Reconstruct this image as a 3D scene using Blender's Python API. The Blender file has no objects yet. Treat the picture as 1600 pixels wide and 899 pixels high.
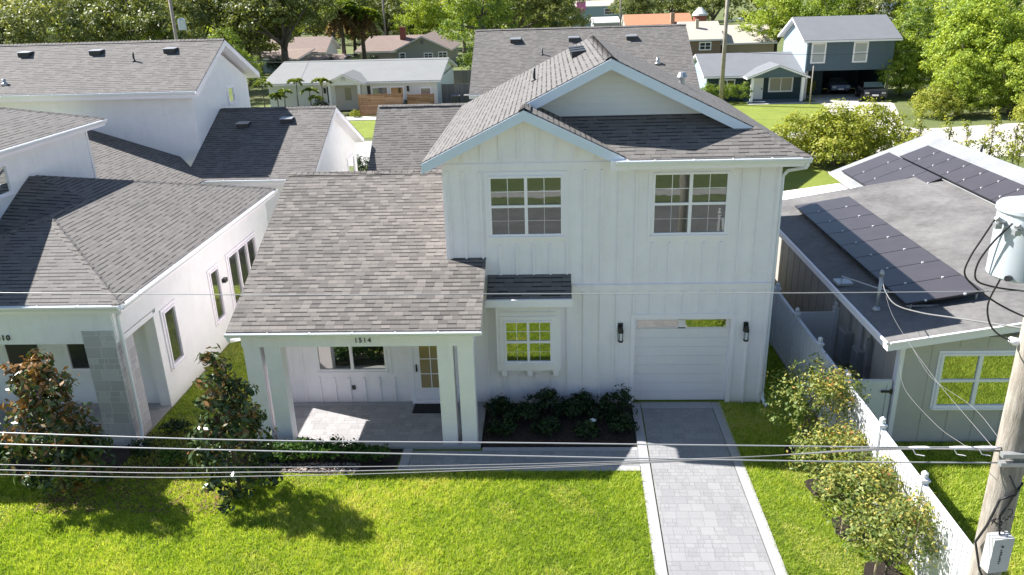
import bpy, math, random
import numpy as np
from mathutils import Vector, Matrix

SC = bpy.context.scene
COL = SC.collection
R = math.radians
random.seed(7)

# ------------------------------------------------------------------ camera
cam_data = bpy.data.cameras.new("camera")
cam = bpy.data.objects.new("camera", cam_data)
COL.objects.link(cam)
cam_data.sensor_width = 36.0
cam_data.sensor_fit = 'HORIZONTAL'
cam_data.lens = 1231.5 / 1600 * 36.0
cam_data.clip_start = 0.1
cam_data.clip_end = 2000
def cam_matrix(loc, yaw, pitch, roll):
    sy, cy, sp, cp = math.sin(yaw), math.cos(yaw), math.sin(pitch), math.cos(pitch)
    f = Vector((sy*cp, cy*cp, -sp)); r = Vector((cy, -sy, 0)); u = r.cross(f)
    rr = r*math.cos(roll) + u*math.sin(roll)
    uu = -r*math.sin(roll) + u*math.cos(roll)
    m = Matrix((rr, uu, -f)).transposed().to_4x4()
    m.translation = Vector(loc)
    return m
cam.matrix_world = cam_matrix((-2.0567, -18.7445, 10.4922), R(-2.97752), R(20.83364), R(-1.72506))
SC.camera = cam

# ------------------------------------------------------------------ light
SUN = Vector((-0.93, 0.37, 1.0)).normalized()
w = bpy.data.worlds.new("World"); SC.world = w; w.use_nodes = True
nt = w.node_tree; nt.nodes.clear()
sky = nt.nodes.new("ShaderNodeTexSky"); sky.sky_type = 'NISHITA'; sky.sun_disc = False
sky.sun_elevation = math.asin(SUN.z); sky.sun_rotation = math.atan2(SUN.x, SUN.y)
sky.air_density = 1.0; sky.dust_density = .6; sky.ozone_density = 1.6
bg = nt.nodes.new("ShaderNodeBackground"); bg.inputs[1].default_value = 0.068
ow = nt.nodes.new("ShaderNodeOutputWorld")
nt.links.new(sky.outputs[0], bg.inputs[0]); nt.links.new(bg.outputs[0], ow.inputs[0])
sd = bpy.data.lights.new("sun", 'SUN'); sd.energy = 5.0; sd.angle = R(0.5); sd.color = (1.0, 0.965, 0.925)
so = bpy.data.objects.new("sun", sd); COL.objects.link(so)
so.rotation_euler = (-SUN).to_track_quat('-Z', 'Y').to_euler(); so.location = (-30, 20, 60)
SC.view_settings.view_transform = 'Standard'; SC.view_settings.look = 'None'
SC.view_settings.exposure = 1.32; SC.view_settings.gamma = 1.0
SC.cycles.max_bounces = 8; SC.cycles.diffuse_bounces = 4; SC.cycles.transparent_max_bounces = 8

# ------------------------------------------------------------------ materials
MATS = {}
class NT:
    def __init__(s, name):
        s.m = bpy.data.materials.new(name); s.m.use_nodes = True
        s.t = s.m.node_tree; s.t.nodes.clear()
        s.out = s.n("ShaderNodeOutputMaterial"); s.b = s.n("ShaderNodeBsdfPrincipled")
        s.l(s.b.outputs[0], s.out.inputs[0])
    def n(s, k, **kw):
        x = s.t.nodes.new(k)
        for a, b in kw.items(): setattr(x, a, b)
        return x
    def l(s, a, b): s.t.links.new(a, b)
    def val(s, sock, v):
        if hasattr(v, 'links') or hasattr(v, 'is_output'): s.l(v, sock)
        else: sock.default_value = v
    def math(s, op, a, b=None, c=None):
        x = s.n("ShaderNodeMath", operation=op); s.val(x.inputs[0], a)
        if b is not None: s.val(x.inputs[1], b)
        if c is not None: s.val(x.inputs[2], c)
        return x.outputs[0]
    def mix(s, fac, a, b, mode='MIX'):
        x = s.n("ShaderNodeMix", data_type='RGBA', blend_type=mode)
        s.val(x.inputs[0], fac)
        for i, v in ((6, a), (7, b)):
            if isinstance(v, tuple): v = (v + (1,)) if len(v) == 3 else v
            s.val(x.inputs[i], v)
        return x.outputs[2]
    def noise(s, scale, detail=4, rough=.6, vec=None, w=None):
        x = s.n("ShaderNodeTexNoise"); x.inputs['Scale'].default_value = scale
        x.inputs['Detail'].default_value = detail; x.inputs['Roughness'].default_value = rough
        if vec is not None: s.l(vec, x.inputs['Vector'])
        return x.outputs[0]
    def ramp(s, fac, stops):
        x = s.n("ShaderNodeValToRGB"); s.val(x.inputs[0], fac)
        e = x.color_ramp.elements
        while len(e) < len(stops): e.new(0.5)
        for q, (p, c) in zip(e, stops): q.position = p; q.color = tuple(c) + (1,) if len(c) == 3 else c
        return x.outputs[0]
    def obj(s): return s.n("ShaderNodeTexCoord").outputs['Object']
    def geo(s): return s.n("ShaderNodeNewGeometry").outputs['Position']
    def uv(s):
        x = s.n("ShaderNodeTexCoord"); y = s.n("ShaderNodeSeparateXYZ"); s.l(x.outputs['UV'], y.inputs[0]); return y.outputs[0], y.outputs[1], x.outputs['UV']
    def bump(s, h, dist, strength=1.0):
        x = s.n("ShaderNodeBump"); x.inputs['Distance'].default_value = dist; x.inputs['Strength'].default_value = strength
        s.l(h, x.inputs['Height']); s.l(x.outputs[0], s.b.inputs['Normal'])
def paint(name, c, rough=.55, var=.08, metal=0.0, scale=2.0, bump=0.0):
    k = NT(name); g = k.geo()
    n1 = k.noise(scale, 5, .65, g); n2 = k.noise(scale*9, 3, .6, g)
    f = k.math('ADD', k.math('MULTIPLY', n1, .7), k.math('MULTIPLY', n2, .3))
    lo = tuple(v*(1-var) for v in c); hi = tuple(min(1, v*(1+var)) for v in c)
    k.l(k.ramp(f, [(.3, lo), (.7, hi)]), k.b.inputs['Base Color'])
    if name in ('white_paint', 'white_stucco', 'white_vinyl'):     # soil splash near the ground and faint rain streaks
        sp = k.n("ShaderNodeSeparateXYZ"); k.l(g, sp.inputs[0]); col = k.b.inputs['Base Color'].links[0].from_socket
        lowz = k.n("ShaderNodeMapRange"); k.l(sp.outputs[2], lowz.inputs[0]); lowz.inputs[1].default_value = .0; lowz.inputs[2].default_value = .45; lowz.inputs[3].default_value = 1.0; lowz.inputs[4].default_value = 0.0
        d = k.math('MULTIPLY', k.math('MULTIPLY', lowz.outputs[0], lowz.outputs[0]), k.math('MULTIPLY', n2, .9)); col = k.mix(d, col, (.34,.29,.22))
        mp = k.n("ShaderNodeMapping"); mp.inputs['Scale'].default_value = (1, 1, .08); k.l(g, mp.inputs[0])
        st = k.ramp(k.noise(5.5, 4, .7, mp.outputs[0]), [(.55, (0,0,0)), (.75, (.16,.16,.16))]); k.l(k.mix(st, col, (.42,.41,.38)), k.b.inputs['Base Color'])
    k.b.inputs['Roughness'].default_value = rough; k.b.inputs['Metallic'].default_value = metal
    if bump: k.bump(n2, bump)
    MATS[name] = k.m; return k.m
def shingle(name, dark, mid, light, row=.143, tab=.26, tone=.35):
    k = NT(name); u, v, _ = k.uv()
    vr = k.math('DIVIDE', v, row); rw = k.math('FLOOR', vr); fr = k.math('FRACT', vr)
    wn = k.n("ShaderNodeTexWhiteNoise", noise_dimensions='1D'); k.l(rw, wn.inputs['W'])
    cu = k.math('DIVIDE', k.math('MULTIPLY_ADD', wn.outputs[0], 7.3, u), tab)
    cl = k.math('FLOOR', cu); cf = k.math('FRACT', cu)
    cb = k.n("ShaderNodeCombineXYZ"); k.l(cl, cb.inputs[0]); k.l(rw, cb.inputs[1])
    w2 = k.n("ShaderNodeTexWhiteNoise", noise_dimensions='2D'); k.l(cb.outputs[0], w2.inputs['Vector'])
    g = k.geo(); big = k.noise(.55, 5, .6, g); fine = k.noise(26, 2, .7, g)
    f = k.math('ADD', k.math('MULTIPLY_ADD', w2.outputs[0], tone, (.55-tone)*.5), k.math('ADD', k.math('MULTIPLY', big, .32), k.math('MULTIPLY', fine, .28)))
    col = k.ramp(f, [(.25, dark), (.55, mid), (.88, light)])
    # printed dark band plus painted-in shade at each course butt, and joint between tabs
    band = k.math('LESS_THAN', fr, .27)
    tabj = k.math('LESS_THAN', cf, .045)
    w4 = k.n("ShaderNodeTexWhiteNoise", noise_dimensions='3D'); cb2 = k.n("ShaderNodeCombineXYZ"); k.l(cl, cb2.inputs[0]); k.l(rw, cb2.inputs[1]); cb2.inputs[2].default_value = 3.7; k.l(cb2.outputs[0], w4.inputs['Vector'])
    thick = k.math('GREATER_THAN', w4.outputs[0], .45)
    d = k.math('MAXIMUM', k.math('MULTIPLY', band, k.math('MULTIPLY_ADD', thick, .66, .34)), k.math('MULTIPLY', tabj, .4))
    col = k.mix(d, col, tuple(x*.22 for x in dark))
    k.l(col, k.b.inputs['Base Color']); k.b.inputs['Roughness'].default_value = .9
    h = k.math('ADD', k.math('MULTIPLY', k.math('SUBTRACT', 1.0, fr), 1.0), k.math('MULTIPLY', thick, .5))
    h = k.math('ADD', h, k.math('MULTIPLY', fine, .35))
    k.bump(h, .012, .8)
    MATS[name] = k.m; return k.m
def blocks(name, cols, bw, bh, mortar, msize, off=.5, squash=1.0, bump=.006, sq_f=2, big=.8, ashlar=False, amp=(.45,.3,.3)):
    k = NT(name); u, v, uv = k.uv()
    def lay(w, h, o):
        vr = k.math('DIVIDE', v, h); rw = k.math('FLOOR', vr); fr = k.math('FRACT', vr)
        wn = k.n("ShaderNodeTexWhiteNoise", noise_dimensions='1D'); k.l(rw, wn.inputs['W'])
        sh_ = k.math('MULTIPLY', k.math('MODULO', rw, 2.0), o) if not ashlar else wn.outputs[0]
        cu = k.math('ADD', k.math('DIVIDE', u, w), sh_); cl = k.math('FLOOR', cu); cf = k.math('FRACT', cu)
        cb = k.n("ShaderNodeCombineXYZ"); k.l(cl, cb.inputs[0]); k.l(rw, cb.inputs[1]); cb.inputs[2].default_value = w
        w2 = k.n("ShaderNodeTexWhiteNoise", noise_dimensions='3D'); k.l(cb.outputs[0], w2.inputs['Vector'])
        ex = k.math('MULTIPLY', k.math('MINIMUM', cf, k.math('SUBTRACT', 1.0, cf)), w)
        ey = k.math('MULTIPLY', k.math('MINIMUM', fr, k.math('SUBTRACT', 1.0, fr)), h)
        return w2.outputs[0], k.math('LESS_THAN', k.math('MINIMUM', ex, ey), msize*.5)
    c1, m1 = lay(bw, bh, off)
    if ashlar:
        c2, m2 = lay(bw*.62, bh*.5, off)
        vr = k.math('FLOOR', k.math('DIVIDE', v, bh)); wn = k.n("ShaderNodeTexWhiteNoise", noise_dimensions='1D'); k.l(vr, wn.inputs['W'])
        cu = k.math('FLOOR', k.math('ADD', k.math('DIVIDE', u, bw), wn.outputs[0]))
        cb = k.n("ShaderNodeCombineXYZ"); k.l(cu, cb.inputs[0]); k.l(vr, cb.inputs[1]); cb.inputs[2].default_value = 5.5
        w3 = k.n("ShaderNodeTexWhiteNoise", noise_dimensions='3D'); k.l(cb.outputs[0], w3.inputs['Vector'])
        sel = k.math('GREATER_THAN', w3.outputs[0], .5)
        inv = k.math('SUBTRACT', 1.0, sel)
        c1 = k.math('ADD', k.math('MULTIPLY', c1, inv), k.math('MULTIPLY', c2, sel))
        m1 = k.math('MAXIMUM', k.math('MULTIPLY', m1, 1.0), k.math('MULTIPLY', m2, sel))
    g = k.geo(); n = k.noise(big, 5, .6, g); n2 = k.noise(18, 4, .7, g)
    f = k.math('ADD', k.math('MULTIPLY', c1, amp[0]), k.math('ADD', k.math('MULTIPLY', n, amp[1]), k.math('MULTIPLY', n2, amp[2])))
    col = k.ramp(f, [(.2, cols[0]), (.5, cols[1]), (.85, cols[2])])
    col = k.mix(m1, col, mortar)
    k.l(col, k.b.inputs['Base Color']); k.b.inputs['Roughness'].default_value = .85
    k.bump(k.math('SUBTRACT', k.math('MULTIPLY', n2, .4), m1), bump, .8)
    MATS[name] = k.m; return k.m
def leafy(name, stops, trans=.35, rough=.45, tcol=None, spec=.18):
    k = NT(name)
    a = k.n("ShaderNodeAttribute", attribute_name="tint")
    col = k.ramp(a.outputs['Fac'], stops)
    k.l(col, k.b.inputs['Base Color']); k.b.inputs['Roughness'].default_value = rough
    k.b.inputs['Specular IOR Level'].default_value = spec if name != 'magnolia_leaves' else .4
    tr = k.n("ShaderNodeBsdfTranslucent")
    tc = k.mix(1.0, col, (tcol or (1.5, 1.45, .5)), 'MULTIPLY'); k.l(tc, tr.inputs[0])
    mx = k.n("ShaderNodeMixShader"); mx.inputs[0].default_value = trans
    k.l(k.b.outputs[0], mx.inputs[1]); k.l(tr.outputs[0], mx.inputs[2]); k.l(mx.outputs[0], k.out.inputs[0])
    MATS[name] = k.m; return k.m
def glass(name, base=(.012,.015,.016), refl=.32, tint=(.9,.95,.93), fk=.9):
    k = NT(name); k.b.inputs['Base Color'].default_value = base + (1,); k.b.inputs['Roughness'].default_value = .15
    g = k.n("ShaderNodeBsdfGlossy"); g.inputs['Roughness'].default_value = .015; g.inputs['Color'].default_value = tint + (1,)
    fr = k.n("ShaderNodeFresnel"); fr.inputs[0].default_value = 1.5
    f = k.math('MULTIPLY_ADD', fr.outputs[0], fk, refl-.04)
    # very slight waviness of float glass
    bp = k.n("ShaderNodeBump"); bp.inputs['Distance'].default_value = .004; bp.inputs['Strength'].default_value = .25
    k.l(k.noise(1.6, 2, .5, k.geo()), bp.inputs['Height']); k.l(bp.outputs[0], g.inputs['Normal'])
    mx = k.n("ShaderNodeMixShader"); k.l(f, mx.inputs[0]); k.l(k.b.outputs[0], mx.inputs[1]); k.l(g.outputs[0], mx.inputs[2])
    k.l(mx.outputs[0], k.out.inputs[0]); MATS[name] = k.m; return k.m
def ground_mat(name, stops, s1=.5, s2=9, s3=60, bump=.03, rough=.95):
    k = NT(name); g = k.geo()
    f = k.math('ADD', k.math('MULTIPLY', k.noise(s1, 5, .6, g), .45), k.math('ADD', k.math('MULTIPLY', k.noise(s2, 4, .7, g), .35), k.math('MULTIPLY', k.noise(s3, 3, .7, g), .25)))
    k.l(k.ramp(f, stops), k.b.inputs['Base Color']); k.b.inputs['Roughness'].default_value = rough
    k.bump(k.noise(s3, 3, .8, g), bump); MATS[name] = k.m; return k.m

WHITE = paint('white_paint', (.89,.845,.875), .5, .05)
TRIM = paint('white_trim', (.90,.855,.89), .4, .02)
RAKEP = paint('sky_tinted_white_trim', (.66,.735,.84), .45, .03)  # white rake trim with bluish sky reflection painted into its colour
GUT = paint('white_gutter', (.82,.83,.84), .3, .02)
STUCCO = paint('white_stucco', (.84,.83,.825), .85, .05, bump=.004)
CREAM = paint('white_far_wall', (.70,.69,.68), .8, .05)
DARKM = paint('black_metal', (.015,.015,.017), .4, .1)
STEEL = paint('galvanised_steel', (.42,.43,.44), .4, .1, .6)
VENT = paint('dark_vent', (.03,.032,.035), .5, .1)
BLUEW = paint('blue_siding', (.085,.125,.165), .7, .1)
NAVY = paint('navy_siding', (.02,.045,.06), .7, .1)
LBLUE = paint('pale_blue_siding', (.30,.38,.43), .7, .05)
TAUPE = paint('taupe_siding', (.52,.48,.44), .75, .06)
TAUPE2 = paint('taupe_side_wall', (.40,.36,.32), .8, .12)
TANW = paint('tan_wall', (.33,.31,.28), .8, .08)
BRICKW = paint('brown_wall', (.22,.15,.11), .85, .2, scale=6)
FLATR = paint('flat_roof_membrane', (.132,.127,.122), .85, .5, scale=.6)
PANELM = paint('solar_panel_glass', (.06,.053,.057), .35, .12)
PANELF = paint('solar_panel_frame', (.02,.02,.022), .4, .1)
CLAMP = paint('panel_clamp', (.7,.7,.7), .4, .05, .3)
VINYL = paint('white_vinyl', (.66,.665,.69), .35, .03)
MAT_RUB = paint('doormat_rubber', (.012,.012,.013), .9, .3, scale=20)
CAN = paint('transformer_paint', (.45,.49,.52), .35, .05)
WIRE = paint('aluminium_wire', (.40,.40,.40), .35, .1, .3)
CABLE = paint('black_cable', (.018,.018,.02), .5, .1)
CONC = paint('concrete', (.45,.43,.41), .9, .14, scale=1.2, bump=.004)
BCONC = paint('border_pavers', (.33,.325,.33), .85, .10, scale=9, bump=.004)
ASPH = paint('street_asphalt', (.17,.165,.165), .9, .35, scale=.7, bump=.004)
ASPH2 = paint('back_street_asphalt', (.33,.32,.31), .9, .14, scale=1.0, bump=.004)
FENCEG = paint('grey_wood_fence', (.19,.18,.18), .85, .25, scale=5)
CARP = paint('dark_car_paint', (.03,.032,.036), .25, .05, .3)
CARB = paint('blue_grey_car_paint', (.14,.16,.22), .25, .05, .3)
TYRE = paint('tyre_rubber', (.012,.012,.012), .8, .1)
LAMPG = paint('headlight_glass', (.7,.72,.75), .1, .03)
YELD = paint('warm_curtain', (.42,.33,.16), .8, .08)
PINK = paint('pink_sign', (.75,.18,.42), .5, .1)
ORANGE = paint('orange_roof', (.42,.19,.10), .85, .12, scale=1.5)
CREAMR = paint('cream_roof', (.42,.38,.32), .85, .06)
GREYR = paint('pale_grey_roof', (.19,.195,.19), .85, .09, scale=.6)
BROWNR = paint('brown_roof', (.22,.165,.14), .9, .14, scale=1.5)
BLUER = paint('grey_blue_house_roof', (.155,.163,.175), .85, .09, scale=.8)
TEAKB = paint('bin_dark', (.05,.05,.055), .5, .1)
BROWNM = paint('brown_brick', (.20,.07,.05), .85, .2)
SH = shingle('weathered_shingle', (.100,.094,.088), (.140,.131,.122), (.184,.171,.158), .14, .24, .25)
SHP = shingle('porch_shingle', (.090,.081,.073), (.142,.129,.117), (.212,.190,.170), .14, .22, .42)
PAVER = blocks('grey_pavers', ((.19,.19,.195),(.24,.24,.245),(.29,.29,.29)), .28, .26, (.18,.18,.182), .007, .5, bump=.004, ashlar=True, amp=(.26,.45,.35))
PORCHP = blocks('porch_pavers', ((.24,.23,.23),(.295,.285,.285),(.36,.345,.34)), .32, .28, (.23,.22,.22), .008, .5, bump=.004, ashlar=True)
STONE = blocks('stone_veneer', ((.38,.365,.375),(.47,.45,.46),(.57,.55,.55)), .42, .30, (.66,.64,.64), .014, .35, bump=.012, ashlar=True)
WOOD = blocks('cedar_slats', ((.20,.10,.05),(.33,.18,.095),(.42,.25,.14)), 2.6, .15, (.05,.03,.02), .012, .4)
BOARD = blocks('weathered_boards', ((.14,.13,.125),(.19,.18,.17),(.25,.235,.22)), .15, 3.0, (.05,.05,.05), .01, 0.0)
MULCH = ground_mat('dark_mulch', [(.3,(.012,.008,.006)),(.55,(.035,.022,.016)),(.8,(.075,.05,.036))], 1.5, 14, 70, .05)
LAWN = ground_mat('lawn_soil', [(.28,(.10,.14,.016)),(.5,(.19,.24,.028)),(.75,(.30,.33,.05))], .45, 7, 55, .05)
DIRTG = ground_mat('yard_ground', [(.25,(.05,.075,.018)),(.5,(.10,.13,.03)),(.66,(.16,.15,.07)),(.8,(.24,.2,.13))], .12, 2.5, 30, .03)
SAND = ground_mat('sandy_drive', [(.25,(.34,.31,.26)),(.5,(.46,.43,.38)),(.8,(.58,.55,.5))], .3, 3, 30, .02)
GLASS = glass('window_glass', refl=.14)
GLASSB = glass('green_reflecting_glass', (.012,.018,.012), .34, (.95,.95,.9))
GLASSD = glass('dark_window_glass', (.045,.045,.045), .05, fk=.3)
GLASSC = glass('car_glass', (.01,.01,.01), .2)
GRASS = leafy('grass_blades', [(0,(.12,.20,.03)),(.4,(.31,.42,.05)),(.75,(.50,.56,.10)),(1,(.66,.60,.24))], .45, .5, (1.25,1.3,.5))
LEAF_OAK = leafy('oak_leaves', [(0,(.05,.07,.025)),(.5,(.14,.17,.055)),(1,(.33,.35,.12))], .28)
LEAF_OLIVE = leafy('olive_leaves', [(0,(.08,.10,.04)),(.5,(.24,.27,.10)),(1,(.46,.47,.2))], .3)
LEAF_LIME = leafy('lime_leaves', [(0,(.11,.17,.025)),(.5,(.29,.38,.055)),(1,(.52,.56,.11))], .35)
LEAF_MID = leafy('mid_green_leaves', [(0,(.06,.11,.025)),(.5,(.18,.26,.045)),(1,(.4,.46,.09))], .3)
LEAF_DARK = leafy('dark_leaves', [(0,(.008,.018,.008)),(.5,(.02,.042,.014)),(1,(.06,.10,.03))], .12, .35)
LEAF_YEL = leafy('yellow_green_leaves', [(0,(.12,.15,.025)),(.5,(.28,.32,.05)),(1,(.48,.45,.11))], .35)
LEAF_MAG = leafy('magnolia_leaves', [(0,(.02,.035,.012)),(.4,(.05,.085,.025)),(.56,(.10,.14,.05)),(.62,(.18,.10,.03)),(1,(.38,.20,.075))], .12, .25, (1.2,1.0,.4))
LEAF_CRAPE = leafy('crape_leaves', [(0,(.03,.07,.02)),(.4,(.10,.16,.04)),(.7,(.27,.29,.08)),(.88,(.52,.40,.10)),(.95,(.60,.22,.10)),(1,(.65,.25,.15))], .3)
LEAF_SHRUB = leafy('shrub_leaves', [(0,(.02,.05,.012)),(.5,(.05,.11,.02)),(1,(.12,.20,.035))], .2)
LEAF_PALM = leafy('palm_leaves', [(0,(.05,.09,.02)),(.5,(.13,.19,.03)),(1,(.32,.36,.06))], .3)
LEAF_RUST = leafy('rust_leaves', [(0,(.12,.08,.04)),(.5,(.24,.17,.09)),(1,(.36,.27,.14))], .2)
def bark_mat(name, a, b, c, s=3.0):
    k = NT(name); mp = k.n("ShaderNodeMapping"); mp.inputs['Scale'].default_value = (1, 1, .12); k.l(k.geo(), mp.inputs[0])
    n = k.noise(s*6, 6, .7, mp.outputs[0]); n2 = k.noise(s, 4, .6, k.geo())
    f = k.math('ADD', k.math('MULTIPLY', n, .7), k.math('MULTIPLY', n2, .3))
    k.l(k.ramp(f, [(.32, a), (.5, b), (.68, c)]), k.b.inputs['Base Color']); k.b.inputs['Roughness'].default_value = .9
    k.bump(n, .02); MATS[name] = k.m; return k.m
BARK = bark_mat('bark', (.05,.04,.03), (.12,.10,.08), (.2,.17,.14))
POLEW = bark_mat('pole_wood', (.17,.145,.115), (.30,.265,.22), (.42,.385,.335))

# ------------------------------------------------------------------ mesh helpers
class MB:
    def __init__(s): s.v = []; s.f = []; s.mi = []
    def face(s, pts, mi=0):
        b = len(s.v); s.v.extend([tuple(p) for p in pts]); s.f.append(list(range(b, b+len(pts)))); s.mi.append(mi); return s
    def prism(s, bot, top, mi=0, mside=None, mbot=None):
        n = len(bot); b = len(s.v); s.v.extend([tuple(p) for p in bot]); s.v.extend([tuple(p) for p in top])
        s.f.append(list(range(b, b+n))[::-1]); s.mi.append(mi if mbot is None else mbot)
        s.f.append(list(range(b+n, b+2*n))); s.mi.append(mi)
        for i in range(n):
            j = (i+1) % n; s.f.append([b+i, b+j, b+n+j, b+n+i]); s.mi.append(mi if mside is None else mside)
        return s
    def box(s, x0, x1, y0, y1, z0, z1, mi=0):
        x0, x1 = min(x0, x1), max(x0, x1); y0, y1 = min(y0, y1), max(y0, y1); z0, z1 = min(z0, z1), max(z0, z1)
        return s.prism([(x0,y0,z0),(x1,y0,z0),(x1,y1,z0),(x0,y1,z0)], [(x0,y0,z1),(x1,y0,z1),(x1,y1,z1),(x0,y1,z1)], mi)
    def slab(s, pts, t0, t1, mi=0, mside=None, mbot=None):   # polygon shifted vertically from t0 (bottom) to t1 (top)
        return s.prism([(p[0],p[1],p[2]+t0) for p in pts], [(p[0],p[1],p[2]+t1) for p in pts], mi, mside, mbot)
    def ob(s, F, u0, u1, z0, z1, d0, d1, mi=0):             # box in a wall frame F=(origin,u,n)
        o, u, n = F; q = lambda a, b, c: (o[0]+u[0]*a+n[0]*c, o[1]+u[1]*a+n[1]*c, o[2]+b)
        return s.prism([q(u0,z0,d0),q(u1,z0,d0),q(u1,z0,d1),q(u0,z0,d1)], [q(u0,z1,d0),q(u1,z1,d0),q(u1,z1,d1),q(u0,z1,d1)], mi)
    def poly(s, F, pts, d0, d1, mi=0):                      # (u,z) polygon extruded along n
        o, u, n = F; q = lambda a, b, c: (o[0]+u[0]*a+n[0]*c, o[1]+u[1]*a+n[1]*c, o[2]+b)
        return s.prism([q(a,b,d0) for a,b in pts], [q(a,b,d1) for a,b in pts], mi)
    def tube(s, pts, rad, n=8, mi=0, cap=True):
        pts = [Vector(p) for p in pts]
        if not isinstance(rad, (list, tuple)): rad = [rad]*len(pts)
        rings = []; ref = None
        for i, p in enumerate(pts):
            d = (pts[min(i+1, len(pts)-1)] - pts[max(i-1, 0)]).normalized()
            if ref is None: ref = Vector((0,0,1)) if abs(d.z) < .9 else Vector((1,0,0))
            a = (ref - d*ref.dot(d)).normalized(); ref = a; c = d.cross(a)
            b = len(s.v)
            for k in range(n):
                t = 2*math.pi*k/n; s.v.append(tuple(p + (a*math.cos(t) + c*math.sin(t))*rad[i]))
            rings.append(b)
        for i in range(len(rings)-1):
            for k in range(n):
                j = (k+1) % n; s.f.append([rings[i]+k, rings[i]+j, rings[i+1]+j, rings[i+1]+k]); s.mi.append(mi)
        if cap:
            s.f.append([rings[0]+k for k in range(n)][::-1]); s.mi.append(mi)
            s.f.append([rings[-1]+k for k in range(n)]); s.mi.append(mi)
        return s
    def build(s, name, mats, parent=None, smooth=False):
        me = bpy.data.meshes.new(name); me.from_pydata(s.v, [], s.f)
        if not isinstance(mats, (list, tuple)): mats = [mats]
        for m in mats: me.materials.append(m)
        me.polygons.foreach_set('material_index', s.mi)
        uvl = me.uv_layers.new(name='UVMap'); me.update()
        data = np.zeros(len(me.loops)*2, dtype=np.float32)
        for p in me.polygons:
            n = p.normal
            if abs(n.z) > .97: U = Vector((1,0,0)); V = Vector((0,1,0))
            elif abs(n.z) < .1: U = Vector((-n.y, n.x, 0)).normalized(); V = Vector((0,0,1))
            else:
                nn = n if n.z > 0 else -n
                U = Vector((-nn.y, nn.x, 0)).normalized(); V = nn.cross(U)
            for li in p.loop_indices:
                c = me.vertices[me.loops[li].vertex_index].co
                data[2*li] = c.dot(U); data[2*li+1] = c.dot(V)
        uvl.data.foreach_set('uv', data)
        if smooth: me.polygons.foreach_set('use_smooth', [True]*len(me.polygons))
        return link(name, me, parent)
def link(name, me, parent=None):
    o = bpy.data.objects.new(name, me); COL.objects.link(o)
    if parent is not None: par(o, parent)
    return o
def world_loc(p):
    v = Vector((0,0,0))
    while p is not None: v = v + p.location; p = p.parent
    return v
def par(o, parent):
    o.parent = parent
    if ROOT.get(parent.name) is not None: o.matrix_parent_inverse = Matrix.Translation(-Vector(ROOT[parent.name]))
ROOT = {}
def tag(o, label=None, cat=None, group=None, kind=None):
    if label: o['label'] = label
    if cat: o['category'] = cat
    if group: o['group'] = group
    if kind: o['kind'] = kind
    return o
def thing(name, label, cat, loc=(0,0,0), group=None):
    o = bpy.data.objects.new(name, None); COL.objects.link(o); o.location = loc; o.empty_display_size = .3
    ROOT[o.name] = tuple(loc); return tag(o, label, cat, group)
def struct(o): o['kind'] = 'structure'; return o
def dup(root, loc, label, group=None, rotz=0, scale=1.0):
    r = root.copy(); COL.objects.link(r); r.location = loc; r.rotation_euler = (0,0,rotz)
    r.scale = (scale,)*3 if not isinstance(scale, tuple) else scale
    r['label'] = label
    if group: r['group'] = group
    for ch in root.children:
        c = ch.copy(); COL.objects.link(c); c.parent = r; c.matrix_parent_inverse = ch.matrix_parent_inverse.copy()
        for g in ch.children:
            d = g.copy(); COL.objects.link(d); d.parent = c; d.matrix_parent_inverse = g.matrix_parent_inverse.copy()
    return r
def FR(x, y, z=0, face='front'):
    return {'front': ((x,y,z),(1,0),(0,-1)), 'right': ((x,y,z),(0,1),(1,0)), 'left': ((x,y,z),(0,-1),(-1,0)), 'back': ((x,y,z),(-1,0),(0,1))}[face]
def window(parent, F, u0, u1, z0, z1, units=1, rail=True, grid=True, trim=.0, glassm=None, fr=.055, mat=None, d=.03, sill=True, name='window'):
    mat = mat or TRIM; m = MB(); p = MB()
    if trim:
        m.ob(F, u0-trim, u0, z0-trim, z1+trim, 0, d*.9); m.ob(F, u1, u1+trim, z0-trim, z1+trim, 0, d*.9)
        m.ob(F, u0, u1, z1, z1+trim, 0, d*.9); m.ob(F, u0, u1, z0-trim, z0, 0, d*.9)
    D = d + .025
    m.ob(F, u0, u0+fr, z0, z1, 0, D); m.ob(F, u1-fr, u1, z0, z1, 0, D)
    m.ob(F, u0+fr, u1-fr, z1-fr, z1, 0, D); m.ob(F, u0+fr, u1-fr, z0, z0+fr, 0, D)
    W = (u1-u0)/units
    for i in range(units):
        a = u0 + W*i + (fr if i == 0 else fr*.7); b = u0 + W*(i+1) - (fr if i == units-1 else fr*.7)
        if i: m.ob(F, u0+W*i-fr*.7, u0+W*i+fr*.7, z0+fr, z1-fr, 0, D)
        zc = (z0+z1)/2
        if rail: m.ob(F, a, b, zc-.03, zc+.03, 0, D-.008)
        if grid:
            c = (a+b)/2; m.ob(F, c-.008, c+.008, (zc+.03) if rail else z0+fr, z1-fr, 0, .018)
            zz = (zc+.03+z1-fr)/2; m.ob(F, a, b, zz-.008, zz+.008, 0, .017)
        if grid and rail:
            m.ob(F, c-.0035, c+.0035, z0+fr, zc-.03, 0, .0165); zz = (z0+fr+zc-.03)/2; m.ob(F, a, b, zz-.0035, zz+.0035, 0, .0155)
        p.ob(F, a, b, z0+fr, z1-fr, 0, .012)
    if sill: m.ob(F, u0-.03, u1+.03, z0-.045, z0-.002, 0, D+.03)
    o = m.build(name, mat, parent); q = p.build('pane', glassm or GLASS, o)
    q.matrix_parent_inverse = Matrix.Identity(4)
    return o
def sub(mb, name, mats, part, smooth=False):   # sub-part built in the same coordinates as its part
    o = mb.build(name, mats, None, smooth); o.parent = part; return o
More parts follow.
